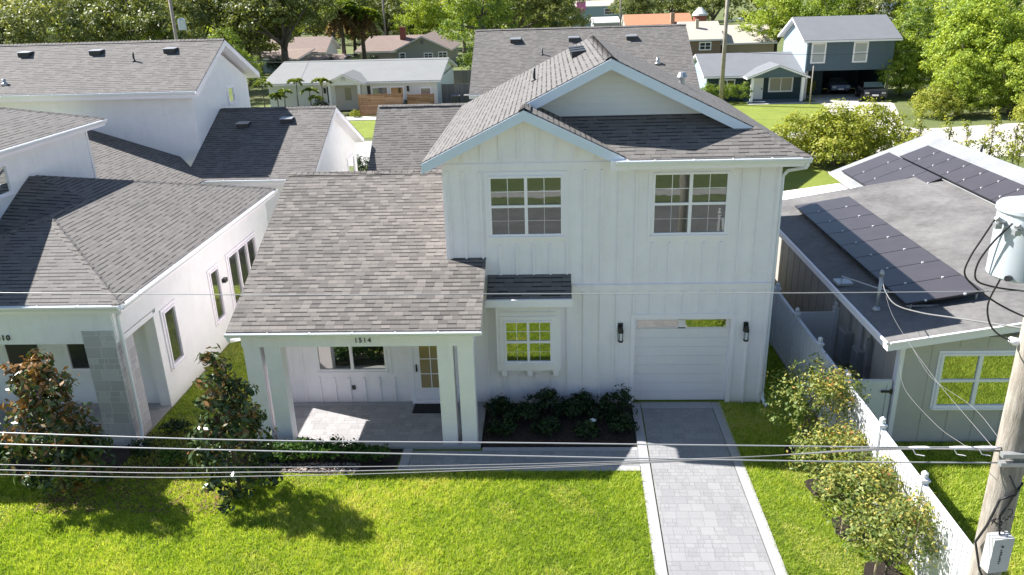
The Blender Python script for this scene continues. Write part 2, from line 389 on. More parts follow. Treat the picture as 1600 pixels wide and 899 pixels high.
def battens(m, F, u0, u1, z0, z1, step=.406, skip=(), wdt=.045, d=.05):
    n = int(round((u1-u0)/step)); st = (u1-u0)/max(1, n)
    for i in range(n+1):
        u = u0 + i*st; segs = [(z0, z1(u) if callable(z1) else z1)]
        for (a, b, c, e) in skip:
            if a < u < b:
                ns = []
                for s0, s1 in segs:
                    if e <= s0 or c >= s1: ns.append((s0, s1)); continue
                    if c > s0: ns.append((s0, c))
                    if e < s1: ns.append((e, s1))
                segs = ns
        for s0, s1 in segs:
            if s1 - s0 > .05: m.ob(F, u-wdt/2, u+wdt/2, s0, s1, -.01, d)
def roof_part(parent, polys, mat, name='roof', th=.035, trim=.2, trimmat=None, caps=()):
    m = MB(); t = MB()
    for p in polys:
        m.slab(p, -th, 0); t.slab(p, -th-trim, -th-.003)
    for a, b in caps:
        a = Vector(a); b = Vector(b); L = (b-a).length; d = (b-a)/L; side = Vector((-d.y, d.x, 0)).normalized()
        n = int(L/.17); dn = Vector((0,0,1))
        for i in range(n):
            p = a + d*(i*L/n); q = a + d*((i+1.25)*L/n); wv = side*.15
            h0, h1 = .028, .012
            if d.z < 0: h0, h1 = h1, h0
            P = [p+wv-dn*.055, p+dn*h1, p-wv-dn*.055]; Q = [q+wv-dn*.055, q+dn*h0, q-wv-dn*.055]
            m.face([P[0],P[1],Q[1],Q[0]]); m.face([P[1],P[2],Q[2],Q[1]])
    o = m.build(name, mat, parent); t.build('fascia', trimmat or TRIM, parent); return o
def gutter(parent, a, b, mat=None, out=(0,-1), w=.12, h=.12):
    # open K-style gutter from a to b (points on the back top edge), straps every ~0.9 m
    a = Vector(a); b = Vector(b); L = (b-a).length; d = (b-a)/L; n = Vector((out[0], out[1], 0)); m = MB(); z = Vector((0,0,1))
    prof = [(0,0),(0,-h),(w*.6,-h),(w*.85,-h*.5),(w,-h*.35),(w,0),(w-.015,0),(w-.015,-h*.3),(w*.6-.01,-h+.012),(.012,-h+.012),(.012,0)]
    P = [a + n*x + z*y for x, y in prof]; Q = [b + n*x + z*y for x, y in prof]; k = len(prof)
    for i in range(k): m.face([P[i], P[(i+1)%k], Q[(i+1)%k], Q[i]])
    m.face(P[::-1]); m.face(Q)
    s = int(L/1.0)
    for i in range(1, s+1):
        c = a + d*(i*L/(s+1)); e = d*.012
        m.prism([c-e+z*.002, c+e+z*.002, c+e+n*w+z*.002, c-e+n*w+z*.002], [c-e+z*.01, c+e+z*.01, c+e+n*w+z*.01, c-e+n*w+z*.01])
    return m.build('gutter', mat or GUT, parent)
def roof_vent(parent, x, y, z, pitch, ax='y', sgn=1, s=1.0, mat=None, name='roof_vent'):
    # low hooded slant-back vent: top sheet plus open dark mouth facing down the slope
    m = MB(); a, b, h = .24*s, .2*s, .2*s
    def P(u, v, w):      # u across, v up-slope, w above roof
        if ax == 'y': return (x+u, y+v*sgn, z+v*pitch+w)
        return (x+v*sgn, y+u, z+v*pitch+w)
    m.prism([P(-a,-b,.01),P(a,-b,.01),P(a,b,.0),P(-a,b,.0)], [P(-a,-b,h),P(a,-b,h),P(a,b,.02),P(-a,b,.02)], 0)
    m.prism([P(-a*1.1,-b*1.25,h),P(a*1.1,-b*1.25,h),P(a*1.05,b,.022),P(-a*1.05,b,.022)], [P(-a*1.1,-b*1.25,h+.02),P(a*1.1,-b*1.25,h+.02),P(a*1.05,b,.04),P(-a*1.05,b,.04)], 1)
    return m.build(name, [VENT, mat or STEEL], parent)
def pipe_vent(parent, x, y, z, h=.35, r=.04, mat=None):
    m = MB(); m.tube([(x,y,z-.1),(x,y,z+h)], r, 10); m.tube([(x,y,z-.05),(x,y,z+.06)], [r*2.4, r*1.1], 10); return m.build('pipe_vent', mat or VENT, parent, True)
def text_obj(txt, size, F, u, z, mat, parent, depth=.01, name='house_number', font_shear=0):
    cu = bpy.data.curves.new(name, 'FONT'); cu.body = txt; cu.size = size; cu.extrude = depth; cu.align_x = 'CENTER'; cu.space_character = 1.25
    to = bpy.data.objects.new('tmp', cu); COL.objects.link(to)
    dg = bpy.context.evaluated_depsgraph_get(); me = bpy.data.meshes.new_from_object(to.evaluated_get(dg))
    bpy.data.objects.remove(to); me.name = name; me.materials.clear(); me.materials.append(mat)
    o_, uu, n = F
    for v in me.vertices:
        x, y, zz = v.co; v.co = (o_[0]+uu[0]*(u+x)+n[0]*(zz+.02), o_[1]+uu[1]*(u+x)+n[1]*(zz+.02), o_[2]+z+y)
    return link(name, me, parent)

# leaves (numpy)
def leaves_mesh(name, P, N, T, size, mat, aspect=.5, seed=0, jitter=.35):
    rng = np.random.default_rng(seed); n = len(P)
    a = rng.normal(size=(n,3)); a -= (a*N).sum(1)[:,None]*N; a /= np.linalg.norm(a,axis=1)[:,None]+1e-9
    b = np.cross(N, a); s = size*(1+rng.uniform(-jitter, jitter, n))[:,None]
    V = np.stack([P-a*s*.5, P+b*s*aspect*.5+N*s*.06, P+a*s*.5, P-b*s*aspect*.5+N*s*.06], 1).reshape(-1,3).astype(np.float32)
    me = bpy.data.meshes.new(name); me.vertices.add(4*n); me.vertices.foreach_set('co', V.ravel())
    me.loops.add(4*n); me.loops.foreach_set('vertex_index', np.arange(4*n, dtype=np.int32))
    me.polygons.add(n); me.polygons.foreach_set('loop_start', np.arange(0,4*n,4,dtype=np.int32))
    try: me.polygons.foreach_set('loop_total', np.full(n,4,dtype=np.int32))
    except Exception: pass
    at = me.attributes.new('tint', 'FLOAT', 'FACE'); at.data.foreach_set('value', np.clip(T,0,1).astype(np.float32))
    me.materials.append(mat); me.update(calc_edges=True); me.validate(); return me
def crown_pts(blobs, n, clump, seed, per=55, up=.35, shell=.35):
    rng = np.random.default_rng(seed); blobs = np.array(blobs, float)   # cx cy cz rx ry rz
    wt = (blobs[:,3]*blobs[:,5]); wt /= wt.sum(); nc = max(4, n//per)
    k = rng.choice(len(blobs), nc, p=wt); d = rng.normal(size=(nc,3)); d /= np.linalg.norm(d,axis=1)[:,None]
    d[:,2] = np.where(d[:,2] < -.5, -d[:,2]*.6, d[:,2])
    rr = 1 - shell*rng.random(nc)**1.6
    C = blobs[k,:3] + d*blobs[k,3:]*rr[:,None]; cs = clump*(.6+.8*rng.random(nc)); ct = rng.random(nc)
    i = rng.integers(0, nc, n); q = rng.normal(size=(n,3)); q /= np.linalg.norm(q,axis=1)[:,None]
    q *= (rng.random(n)**.5)[:,None]; q[:,2] *= .7
    P = C[i] + q*cs[i][:,None]
    N = .5*d[i] + .6*q + rng.normal(size=(n,3))*.55; N[:,2] += up; N /= np.linalg.norm(N,axis=1)[:,None]
    T = .45*ct[i] + .55*rng.random(n)
    return P, N, T, C
def limb(m, a, b, r0, r1, rng, bend=.12, n=5):
    a = np.array(a, float); b = np.array(b, float); L = np.linalg.norm(b-a); off = rng.normal(size=3)*L*bend
    pts = [a + (b-a)*t + off*math.sin(math.pi*t) for t in np.linspace(0,1,n)]
    m.tube([tuple(p) for p in pts], [r0 + (r1-r0)*t for t in np.linspace(0,1,n)], 7)
TREEK = {}
def tree_kind(key, blobs, n, leaf, clump, mat, trunk_h, trunk_r, seed, per=55, bark=None, aspect=.55, limbs=8, trunk_name='trunk', shell=.35):
    P, N, T, C = crown_pts(blobs, n, clump, seed, per, shell=shell)
    cm = leaves_mesh('crown', P, N, T, leaf, mat, aspect, seed)
    rng = np.random.default_rng(seed+1); m = MB(); top = np.array([rng.normal()*.1, rng.normal()*.1, trunk_h])
    m.tube([(0,0,-.1),(0,0,trunk_h*.15),(top[0]*.4,top[1]*.4,trunk_h*.6),tuple(top)], [trunk_r*1.35, trunk_r, trunk_r*.85, trunk_r*.7], 9)
    for c in C[rng.choice(len(C), min(limbs, len(C)), replace=False)]:
        limb(m, top - np.array([0,0,rng.random()*trunk_h*.3]), c, trunk_r*.5, trunk_r*.1, rng)
    t = m.build('tmp_trunk', bark or BARK, None, True); tm = t.data; bpy.data.objects.remove(t); tm.name = trunk_name
    TREEK[key] = (tm, cm)
def tree(key, name, label, cat, loc, scale=1.0, rot=0.0, group=None, crown='crown', trunk='trunk'):
    tm, cm = TREEK[key]; o = bpy.data.objects.new(name, None); COL.objects.link(o); o.location = loc
    o.rotation_euler = (0,0,rot); o.scale = (scale,)*3 if not isinstance(scale, tuple) else scale; tag(o, label, cat, group)
    for nm, me in ((trunk, tm), (crown, cm)):
        c = bpy.data.objects.new(nm, me); COL.objects.link(c); c.parent = o
    return o
#@@ STRUCTURE
# ================================================================== SETTING
def sheet(name, x0, x1, y0, y1, z, mat):
    m = MB(); m.face([(x0,y0,z),(x1,y0,z),(x1,y1,z),(x0,y1,z)]); return struct(m.build(name, mat))
def polysheet(name, pts, z, mat):
    m = MB(); m.face([(x,y,z) for x, y in pts]); return struct(m.build(name, mat))
sheet('ground', -420, 420, -160, 620, -.03, DIRTG)
sheet('front_lawn', -40, 45, -12.6, 12, -.012, LAWN)
sheet('lawn_across_street', -90, 90, -60, -21, -.012, ground_mat('dry_lawn', [(.28,(.05,.08,.02)),(.5,(.11,.15,.035)),(.75,(.22,.24,.08))], .25, 3, 30, .04))
sheet('street', -120, 120, -20.6, -12.9, -.02, ASPH)
sheet('back_street', -120, 120, 31.2, 40.2, -.012, ASPH2)
sheet('back_yard_lawn', 3.6, 14, 12.2, 31, -.010, LAWN)
sheet('blue_house_lawn', 5, 22.4, 41.0, 56, -.008, LAWN)
sheet('white_house_lawn', -34, -15.6, 41.5, 50.2, -.008, LAWN)
# driveway: paver field and border strips
dL0, dL1, dR0, dR1 = .10, -.30, 2.42, 2.30
m = MB(); m.face([(.32,-.35,.012),(2.16,-.35,.012),(2.06,-12.6,.012),(-.06,-12.6,.012)]); struct(m.build('driveway', PAVER))
m = MB()
m.prism([(.08,-.02,-.05),(.30,-.02,-.05),(-.08,-12.6,-.05),(-.31,-12.6,-.05)], [(.08,-.02,.018),(.30,-.02,.018),(-.08,-12.6,.018),(-.31,-12.6,.018)])
m.prism([(2.18,-.02,-.05),(2.41,-.02,-.05),(2.30,-12.6,-.05),(2.08,-12.6,-.05)], [(2.18,-.02,.018),(2.41,-.02,.018),(2.30,-12.6,.018),(2.08,-12.6,.018)])
m.box(.31,2.17,-.34,.0,-.05,.018)
struct(m.build('driveway_border', BCONC))
m = MB(); m.face([(-5.45,-3.0,.014),(.0,-3.0,.014),(.02,-2.35,.014),(-5.45,-2.35,.014)]); struct(m.build('walkway', PAVER))
m = MB(); m.box(-5.68,-.03,-3.2,-3.0,-.05,.02); m.box(-5.68,-5.46,-2.99,-2.2,-.05,.02); m.box(-3.75,.0,-2.35,-2.2,-.05,.02)
struct(m.build('walkway_border', BCONC))
polysheet('planting_bed', [(-3.8,0),(.07,0),(.0,-2.18),(-3.8,-2.18)], .004, MULCH)
polysheet('porch_planting_bed', [(-9.6,-2.25),(-5.7,-2.2),(-5.75,-3.15),(-7.2,-3.3),(-8.4,-3.22),(-9.9,-3.3),(-13.6,-3.4),(-17,-3.3),(-17,-2.2),(-9.8,-1.0)], .003, MULCH)
# grass blades on the lawns that lie near the camera
def in_poly(X, Y, poly):
    c = np.zeros(len(X), bool); j = len(poly)-1
    for i in range(len(poly)):
        xi, yi = poly[i]; xj, yj = poly[j]
        h = ((yi > Y) != (yj > Y)) & (X < (xj-xi)*(Y-yi)/(yj-yi+1e-12)+xi); c ^= h; j = i
    return c
def grass(polys, n, h, wd, seed, name='lawn_grass', lean=.95):
    rng = np.random.default_rng(seed); Ps = []
    ar = [(max(p[0] for p in q)-min(p[0] for p in q))*(max(p[1] for p in q)-min(p[1] for p in q)) for q in polys]; S = sum(ar)
    for q, a in zip(polys, ar):
        k = int(n*a/S); x0, x1 = min(p[0] for p in q), max(p[0] for p in q); y0, y1 = min(p[1] for p in q), max(p[1] for p in q)
        X = rng.uniform(x0,x1,k); Y = rng.uniform(y0,y1,k); ok = in_poly(X,Y,q); Ps.append(np.stack([X[ok],Y[ok]],1))
    XY = np.concatenate(Ps); n = len(XY)
    fld = (np.sin(XY[:,0]*1.1+np.sin(XY[:,1]*.9)*1.7)+np.sin(XY[:,1]*1.7+1.3+np.sin(XY[:,0]*.6)*2)+np.sin(XY[:,0]*3.3+XY[:,1]*2.1)*.6+np.sin(XY[:,0]*.45-XY[:,1]*.8)*.8)/3.4
    cell = np.floor((XY+.05*np.sin(XY[:,::-1]*23))*11).astype(int); hsh = ((cell[:,0]*73856093) ^ (cell[:,1]*19349663)) % 1000/1000.
    T = .50 + .30*fld + .10*np.sin(XY[:,0]*.31+1)*np.cos(XY[:,1]*.5+XY[:,0]*.13) + .42*(hsh-.5) + .34*(rng.random(n)-.5)
    T = np.where((fld < -.42) & (rng.random(n) < .4), .8+.2*rng.random(n), T)
    bare = (fld < -.62) & (rng.random(n) < .45)
    XY = XY[~bare]; T = T[~bare]; fld = fld[~bare]; hsh = hsh[~bare]; n = len(XY)
    hh = h*(.55+.7*rng.random(n))*(1+.35*fld+.35*(hsh-.5)); th = rng.uniform(0,2*math.pi,n); ph = rng.uniform(0,2*math.pi,n)
    b = np.stack([np.cos(th),np.sin(th)],1)*wd*.5; l = np.stack([np.cos(ph),np.sin(ph)],1)*(hh*lean*rng.random(n)*1.6)[:,None]
    V = np.zeros((n,3,3), np.float32); V[:,0,:2] = XY-b; V[:,1,:2] = XY+b; V[:,2,:2] = XY+l; V[:,0,2] = V[:,1,2] = -.012; V[:,2,2] = hh
    me = bpy.data.meshes.new(name); me.vertices.add(3*n); me.vertices.foreach_set('co', V.ravel()); me.loops.add(3*n)
    me.loops.foreach_set('vertex_index', np.arange(3*n,dtype=np.int32)); me.polygons.add(n); me.polygons.foreach_set('loop_start', np.arange(0,3*n,3,dtype=np.int32))
    at = me.attributes.new('tint','FLOAT','FACE'); at.data.foreach_set('value', np.clip(T,0,1).astype(np.float32))
    me.materials.append(GRASS); me.update(calc_edges=True); me.validate(); return link(name, me)
g1 = grass([[(-22,-12.5),(-.26,-12.5),(-.05,-3.20),(-5.75,-3.2),(-7.2,-3.35),(-8.4,-3.28),(-9.9,-3.35),(-13.6,-3.45),(-22,-3.3)]], 480000, .075, .018, 3)
tag(g1, 'sunlit yellow green grass of the front lawn left of the paver driveway', 'grass', kind='stuff')
g2 = grass([[(2.26,-12.5),(4.68,-12.5),(4.68,3.5),(3.52,3.5),(3.52,0),(2.37,0)]], 90000, .06, .017, 4)
tag(g2, 'grass strip between the paver driveway and the white vinyl fence', 'grass', kind='stuff')
g3 = grass([[(4.8,-12.5),(12,-12.5),(12,-2.1),(4.8,-2.0)]], 130000, .075, .02, 5)
tag(g3, 'grass on the far side of the white vinyl fence beside the wooden pole', 'grass', kind='stuff')
g4 = grass([[(-12.4,9),(-9.3,9),(-9.3,-2.2),(-9.9,-3.3),(-12.4,-3.3)]], 45000, .05, .017, 6)
tag(g4, 'shaded grass in the narrow side yard between the two white houses', 'grass', kind='stuff')

# ================================================================== HOUSE 1514
H = thing('white_farmhouse', 'white board and batten house number 1514 with grey shingle roofs and one garage door', 'house', (-.5,0,0))
F0 = FR(0,0)
m = MB()
m.box(-4.6,.11,0,.14,0,3.2); m.box(2.55,3.48,0,.14,0,3.2); m.box(.11,2.55,0,.14,2.44,3.2)
m.poly(F0, [(-4.6,3.2),(3.48,3.2),(3.48,6.5),(-.35,6.5),(-2.62,7.68),(-4.6,6.72)], -.14, 0)
m.box(-4.6,-4.46,.14,8.7,0,6.62); m.box(3.34,3.48,.14,8.7,0,6.62)
m.poly(FR(0,8.84), [(-4.6,0),(3.48,0),(3.48,6.6),(-.56,8.6),(-4.6,6.6)], -.0, .14)
m.box(.0,.11,.14,.5,0,2.5); m.box(2.55,2.66,.14,.5,0,2.5); m.box(.11,2.55,.14,.5,2.44,2.55)
wskip = [(-3.72,-1.55,4.5,6.42),(.25,2.45,4.5,6.42),(-.13,2.79,0,2.58),(-3.47,-1.78,.9,3.7),(-3.75,-1.53,3.0,3.7)]
topz = lambda u: (7.62-.49*(u+2.62) if u > -2.62 else 7.62+.49*(u+2.62)) - .04
battens(m, F0, -4.57, 3.42, 3.46, 6.36, .425, wskip); battens(m, F0, -4.57, 3.42, .0, 3.24, .425, wskip)
battens(m, F0, -4.57, -.55, 6.6, topz, .425)
m.ob(F0, -4.6, -.6, 6.40, 6.55, -.01, .03); m.ob(F0, -.6, 3.48, 6.36, 6.5, -.01, .03)
m.ob(F0, -1.5, 3.48, 3.24, 3.38, -.01, .028); m.ob(F0, -1.5, 3.48, 3.381, 3.41, -.01, .055)
m.ob(F0, -4.6, -4.49, 3.42, 6.39, -.01, .03); m.ob(F0, 3.37, 3.48, .0, 3.23, -.01, .03); m.ob(F0, 3.37, 3.48, 3.42, 6.35, -.01, .03)
battens(m, FR(-4.6,0,0,'left'), -8.7, 0, 4.0, 6.5, .42)
# porch wall and single storey body on the left
m.box(-9.15,-4.6,0.001,.14,0,3.3); m.box(-9.15,-9.01,.14,8.4,0,3.2)
m.poly(((-9.15,0,0),(0,1),(-1,0)), [(.2,3.1),(8.0,3.1),(3.6,5.35)], -.14, .0)
m.box(-9.15,-4.6,8.3,8.44,0,3.2)
battens(m, F0, -9.1, -4.65, .1, 2.9, .42, [(-8.5,-6.25,.82,2.6),(-5.92,-4.6,0,3)])
m.build('wall', WHITE, H)
# pediment wall with lap siding
m = MB(); m.poly(FR(0,1.1), [(-2.62,7.3),(2.55,7.3),(2.35,7.40),(-.56,8.72),(-2.62,7.72)], -.12, 0)
for i in range(8):
    z = 7.42 + i*.165; hw0 = (8.70-z)/.49
    if hw0 < .2: break
    a = max(-2.6, -.56-hw0); b = -.56+hw0
    m.poly(FR(0,1.1), [(a,z),(b,z),(b-.3 if b-.3>a else b,z+.15),(a+.0,z+.15)], 0, .006) if False else None
    m.ob(FR(0,1.1), a+.05, b-.05, z, z+.012, -.01, .008)
m.build('pediment_wall', paint('pediment_siding', (.72,.72,.72), .55, .03), H)
# roofs
ze = 6.68; p_ = .49
zl = lambda x: ze + p_*(x+5.07)
zr = lambda x: ze + p_*(3.95-x)
zf = lambda y: ze + p_*(y+.5)
zs = lambda x: zl(-2.62) - p_*(x+2.62)
xv = lambda y: -2.62 + (zl(-2.62)-zf(y))/p_
ML = [(-5.07,-.4,zl(-5.07)),(-2.62,-.4,zl(-2.62)),(-2.62,.55,zl(-2.62)),(-.56,.55,zl(-.56)),(-.56,9.2,zl(-.56)),(-5.07,9.2,zl(-5.07))]
MR = [(3.95,-.5,ze),(3.95,9.2,ze),(-.56,9.2,zr(-.56)),(-.56,.55,zr(-.56)),(2.9,.55,zr(2.9))]
FS = [(3.95,-.5,ze),(2.9,.55,zf(.55)),(2.34,1.11,zf(1.11)),(xv(1.11),1.11,zf(1.11)),(xv(-.5),-.5,ze)]
SG = [(-2.62,-.4,zl(-2.62)),(xv(-.4),-.4,zf(-.4)),(xv(1.11),1.11,zf(1.11)),(-2.62,1.11,zl(-2.62))]
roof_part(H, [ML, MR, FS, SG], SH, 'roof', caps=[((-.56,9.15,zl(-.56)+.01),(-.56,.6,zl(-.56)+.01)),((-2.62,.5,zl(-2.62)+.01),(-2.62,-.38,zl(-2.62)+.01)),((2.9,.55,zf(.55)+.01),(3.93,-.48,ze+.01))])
def rake(parent, y, pts, drop=.24, th=.04, mat=None):   # board along a gable edge in the xz plane
    m = MB(); F = FR(0,y)
    for (a, za), (b, zb) in zip(pts[:-1], pts[1:]): m.poly(F, [(a,za-drop),(b,zb-drop),(b,zb),(a,za)], 0, th)
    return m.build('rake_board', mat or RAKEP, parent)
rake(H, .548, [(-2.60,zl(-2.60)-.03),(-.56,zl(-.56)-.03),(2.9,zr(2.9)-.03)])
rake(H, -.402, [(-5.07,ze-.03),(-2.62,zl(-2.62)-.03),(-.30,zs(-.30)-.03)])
m = MB(); m.ob(FR(0,-.42), -.62,-.2, 6.42,6.66, -.02, .05); m.build('cornice_return', TRIM, H)
gutter(H, (-.5,-.5,ze-.02), (3.97,-.5,ze-.02))
# porch roof, ridge at y=3.5
zp = lambda y: 3.20 + .42*(y+2.3)
PR = [(-9.6,-2.3,zp(-2.3)),(-3.66,-2.3,zp(-2.3)),(-3.66,-.001,zp(0)),(-4.6,-.001,zp(0)),(-4.6,3.5,zp(3.5)),(-9.6,3.5,zp(3.5))]
zq = lambda y: zp(3.5) - .42*(y-3.5)
PB = [(-9.6,3.5,zp(3.5)),(-4.61,3.5,zp(3.5)),(-4.61,8.8,zq(8.8)),(-9.6,8.8,zq(8.8))]
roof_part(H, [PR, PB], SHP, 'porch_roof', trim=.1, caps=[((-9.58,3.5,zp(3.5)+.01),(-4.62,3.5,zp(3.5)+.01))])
gutter(H, (-9.62,-2.3,3.17), (-3.64,-2.3,3.17), h=.095, w=.1)
m = MB(); m.tube([(-9.55,-2.36,3.06),(-9.6,-2.2,2.92),(-9.45,-1.95,2.86)], .045, 8); m.build('downspout_elbow', GUT, H, True)
m = MB(); m.box(-9.36,-3.86,-2.12,-1.80,2.72,3.10); m.box(-9.36,-9.02,-1.8,-.0,2.72,3.04); m.box(-4.2,-3.86,-1.8,-.01,2.72,3.04)
m.build('porch_beam', WHITE, H)
m = MB(); m.box(-9.0,-4.21,-1.79,-.01,2.94,2.99); m.build('porch_ceiling', TRIM, H)
for x in (-9.34,-8.84,-4.73,-4.25):
    wd = .37 if x > -6 else .39
    m = MB(); m.box(x,x+wd,-2.10,-1.76,.0,2.718); m.build('porch_column', WHITE, H)
for x in (-9.34,-4.25): pass
m = MB(); m.box(-9.36,-3.8,-2.2,-.001,-.05,.06); m.build('porch_floor', PORCHP, H)
m = MB(); m.box(-9.1,-5.0,-.2,-.002,.06,.075); m.box(-9.36,-3.8,-2.23,-2.05,-.05,.066); m.build('porch_floor_border', BCONC, H)
window(H, F0, -8.30, -6.42, 1.02, 2.35, 2, False, False, .11, GLASSB)
m = MB(); m.ob(F0,-7.43,-7.34,.46,.58,0,.03); m.build('outlet_box', VENT, H)
m = MB(); m.ob(F0,-5.86,-5.72,.12,2.5,0,.04); m.ob(F0,-4.8,-4.66,.12,2.5,0,.04); m.ob(F0,-5.72,-4.8,2.38,2.5,0,.04)
m.ob(F0,-5.72,-5.54,.18,2.38,0,.02); m.ob(F0,-4.98,-4.8,.18,2.38,0,.02); m.ob(F0,-5.54,-4.98,.18,.5,0,.02); m.ob(F0,-5.54,-4.98,2.25,2.38,0,.02)
m.ob(F0,-5.27,-5.25,.5,2.25,.012,.024)
for z in (.92,1.36,1.8): m.ob(F0,-5.54,-4.98,z-.01,z+.01,.012,.023)
m.ob(F0,-5.8,-4.7,.0,.12,-.01,.12)
d = m.build('front_door', TRIM, H); q = MB(); q.ob(F0,-5.54,-4.98,.5,2.25,0,.012); sub(q, 'pane', glass('door_glass', (.34,.25,.11), .10), d)
q = MB(); q.ob(F0,-5.66,-5.62,1.0,1.2,.02,.06); sub(q, 'handle', DARKM, d)
m = MB(); m.tube([(-5.95,-.9,2.94),(-5.95,-.9,2.8)], [.05,.05], 12); m.tube([(-5.95,-.9,2.8),(-5.95,-.9,2.66)], [.09,.07], 12); m.build('porch_lamp', DARKM, H)
for i, c in enumerate('1514'): text_obj(c, .17, FR(0,-2.12), -6.61+.105*i, 2.83, DARKM, H, name='house_digit')
# bay window with shed roof and brackets
m = MB(); m.box(-3.45,-1.80,-.34,.001,1.16,3.14); m.ob(FR(0,-.34),-3.34,-1.9,2.78,2.82,-.01,.02); m.build('bay_box', WHITE, H)
window(H, FR(0,-.34), -3.24, -2.03, 1.40, 2.58, 2, True, True, .12, GLASSB, fr=.045)
for x in (-3.34,-2.68,-2.0):
    m = MB(); m.poly(((x,0,0),(0,-1),(1,0)), [(0,.86),(.14,.86),(.18,.96),(.31,.99),(.31,1.158),(0,1.158)], 0, .13); m.build('bracket', TRIM, H)
zb = lambda y: 3.70 + .62*y
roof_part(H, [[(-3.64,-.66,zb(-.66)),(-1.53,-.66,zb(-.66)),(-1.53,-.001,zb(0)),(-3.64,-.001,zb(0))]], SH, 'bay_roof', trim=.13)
m = MB(); m.box(-3.66,-1.51,-.73,-.662,3.10,3.29); m.build('bay_fascia', TRIM, H)
# upper windows
window(H, F0, -3.53, -1.72, 4.72, 6.24, 2, True, True, .10)
window(H, F0, .44, 2.26, 4.70, 6.26, 2, True, True, .10)
# garage
m = MB(); m.ob(F0,-.0,.11,0,2.44,-.0,.03); m.ob(F0,2.55,2.66,0,2.44,0,.03); m.ob(F0,0,2.66,2.44,2.58,0,.03); m.build('garage_trim', TRIM, H)
GF = FR(0,.15); m = MB()
for i in range(8): m.ob(GF,.112,2.548,.01+i*.262,.01+i*.262+.257,-.02,0)
m.ob(GF,.112,2.548,2.106,2.43,-.04,-.012); m.ob(GF,.112,.2,2.11,2.43,-.01,0); m.ob(GF,2.46,2.548,2.11,2.43,-.01,0); m.ob(GF,1.24,1.42,2.11,2.43,-.01,0)
m.ob(GF,.2,2.46,2.35,2.43,-.01,0); m.ob(GF,.2,2.46,2.11,2.135,-.01,0)
m.ob(GF,.112,2.548,0,2.43,-.07,-.008) if False else m.ob(GF,.112,2.548,0,2.10,-.07,-.010)
g = m.build('garage_door', paint('garage_paint', (.84,.80,.82), .45, .02), H)
m = MB(); m.ob(GF,.205,1.235,2.14,2.345,-.011,-.004); m.ob(GF,1.425,2.455,2.14,2.345,-.011,-.004); sub(m, 'pane', GLASSB, g)
for x in (-.26,2.93):
    m = MB(); F = FR(x,0); m.ob(F,-.06,.06,2.08,2.34,0,.05); m.tube([(x,-.13,2.27),(x,-.13,2.12)], [.05,.075], 10); m.tube([(x,-.05,2.25),(x,-.13,2.27)], .02, 6)
    for k in range(4):
        a = math.pi/4+k*math.pi/2; m.tube([(x+.06*math.cos(a),-.13+.06*math.sin(a),2.13),(x+.06*math.cos(a),-.13+.06*math.sin(a),1.9)], .008, 5)
    m.tube([(x,-.13,1.9),(x,-.13,1.86)], [.075,.06], 10)
    l = m.build('wall_lantern', DARKM, H); q = MB(); q.tube([(x,-.13,2.12),(x,-.13,1.905)], [.05,.05], 10); sub(q, 'lamp_glass', LAMPG, l)
# downspout at the right corner
m = MB(); m.tube([(3.9,-.56,6.56),(3.88,-.5,6.42),(3.62,-.02,6.25),(3.53,.06,6.1),(3.53,.06,.3),(3.53,-.02,.12),(3.56,-.3,.04)], .042, 8); m.build('downspout', GUT, H)
for y in (5.3,6.1,6.9): roof_vent(H, -1.15, y, zl(-1.15), p_, 'x', 1, 1.0, VENT)
pipe_vent(H, -2.45, 4.6, zl(-2.45)); 
m = MB(); m.tube([(1.9,5.4,zr(1.9)-.05),(1.9,5.4,zr(1.9)+.2)], [.09,.09], 12); m.tube([(1.9,5.4,zr(1.9)+.2),(1.9,5.4,zr(1.9)+.34)], [.16,.1], 12); m.build('roof_turbine', STEEL, H)
# doormat
m = MB(); m.prism([(-5.74,-.62,.062),(-4.86,-.62,.062),(-4.86,-.12,.062),(-5.74,-.12,.062)], [(-5.73,-.61,.08),(-4.87,-.61,.08),(-4.87,-.13,.08),(-5.73,-.13,.08)])
tag(m.build('doormat', MAT_RUB), 'black rubber doormat on the porch floor in front of the glazed front door', 'doormat')
# rear wing of the lot
G = thing('rear_cottage', 'low white building with a steep grey shingle roof directly behind house number 1514', 'building', (-5,17,0))
m = MB(); m.box(-9.3,-.5,12.6,21.4,0,2.6); m.poly(((-9.3,0,0),(0,1),(-1,0)), [(12.6,2.6),(21.4,2.6),(17,5.5)], -.1, 0); m.poly(((-.5,0,0),(0,1),(-1,0)), [(12.6,2.6),(21.4,2.6),(17,5.5)], 0, .1); m.build('wall', STUCCO, G)
zc = lambda y: 5.7 - .70*abs(y-17)
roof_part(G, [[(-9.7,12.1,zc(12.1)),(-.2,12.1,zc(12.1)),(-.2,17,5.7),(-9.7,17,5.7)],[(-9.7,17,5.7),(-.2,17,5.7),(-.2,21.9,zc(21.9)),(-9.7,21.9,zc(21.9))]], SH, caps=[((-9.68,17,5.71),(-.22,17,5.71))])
roof_vent(G, -3.75-.4, 16.3, zc(16.3), .7, 'y', 1, 1.1)
gutter(G, (-9.7,12.1,zc(12.1)-.02), (-.2,12.1,zc(12.1)-.02))
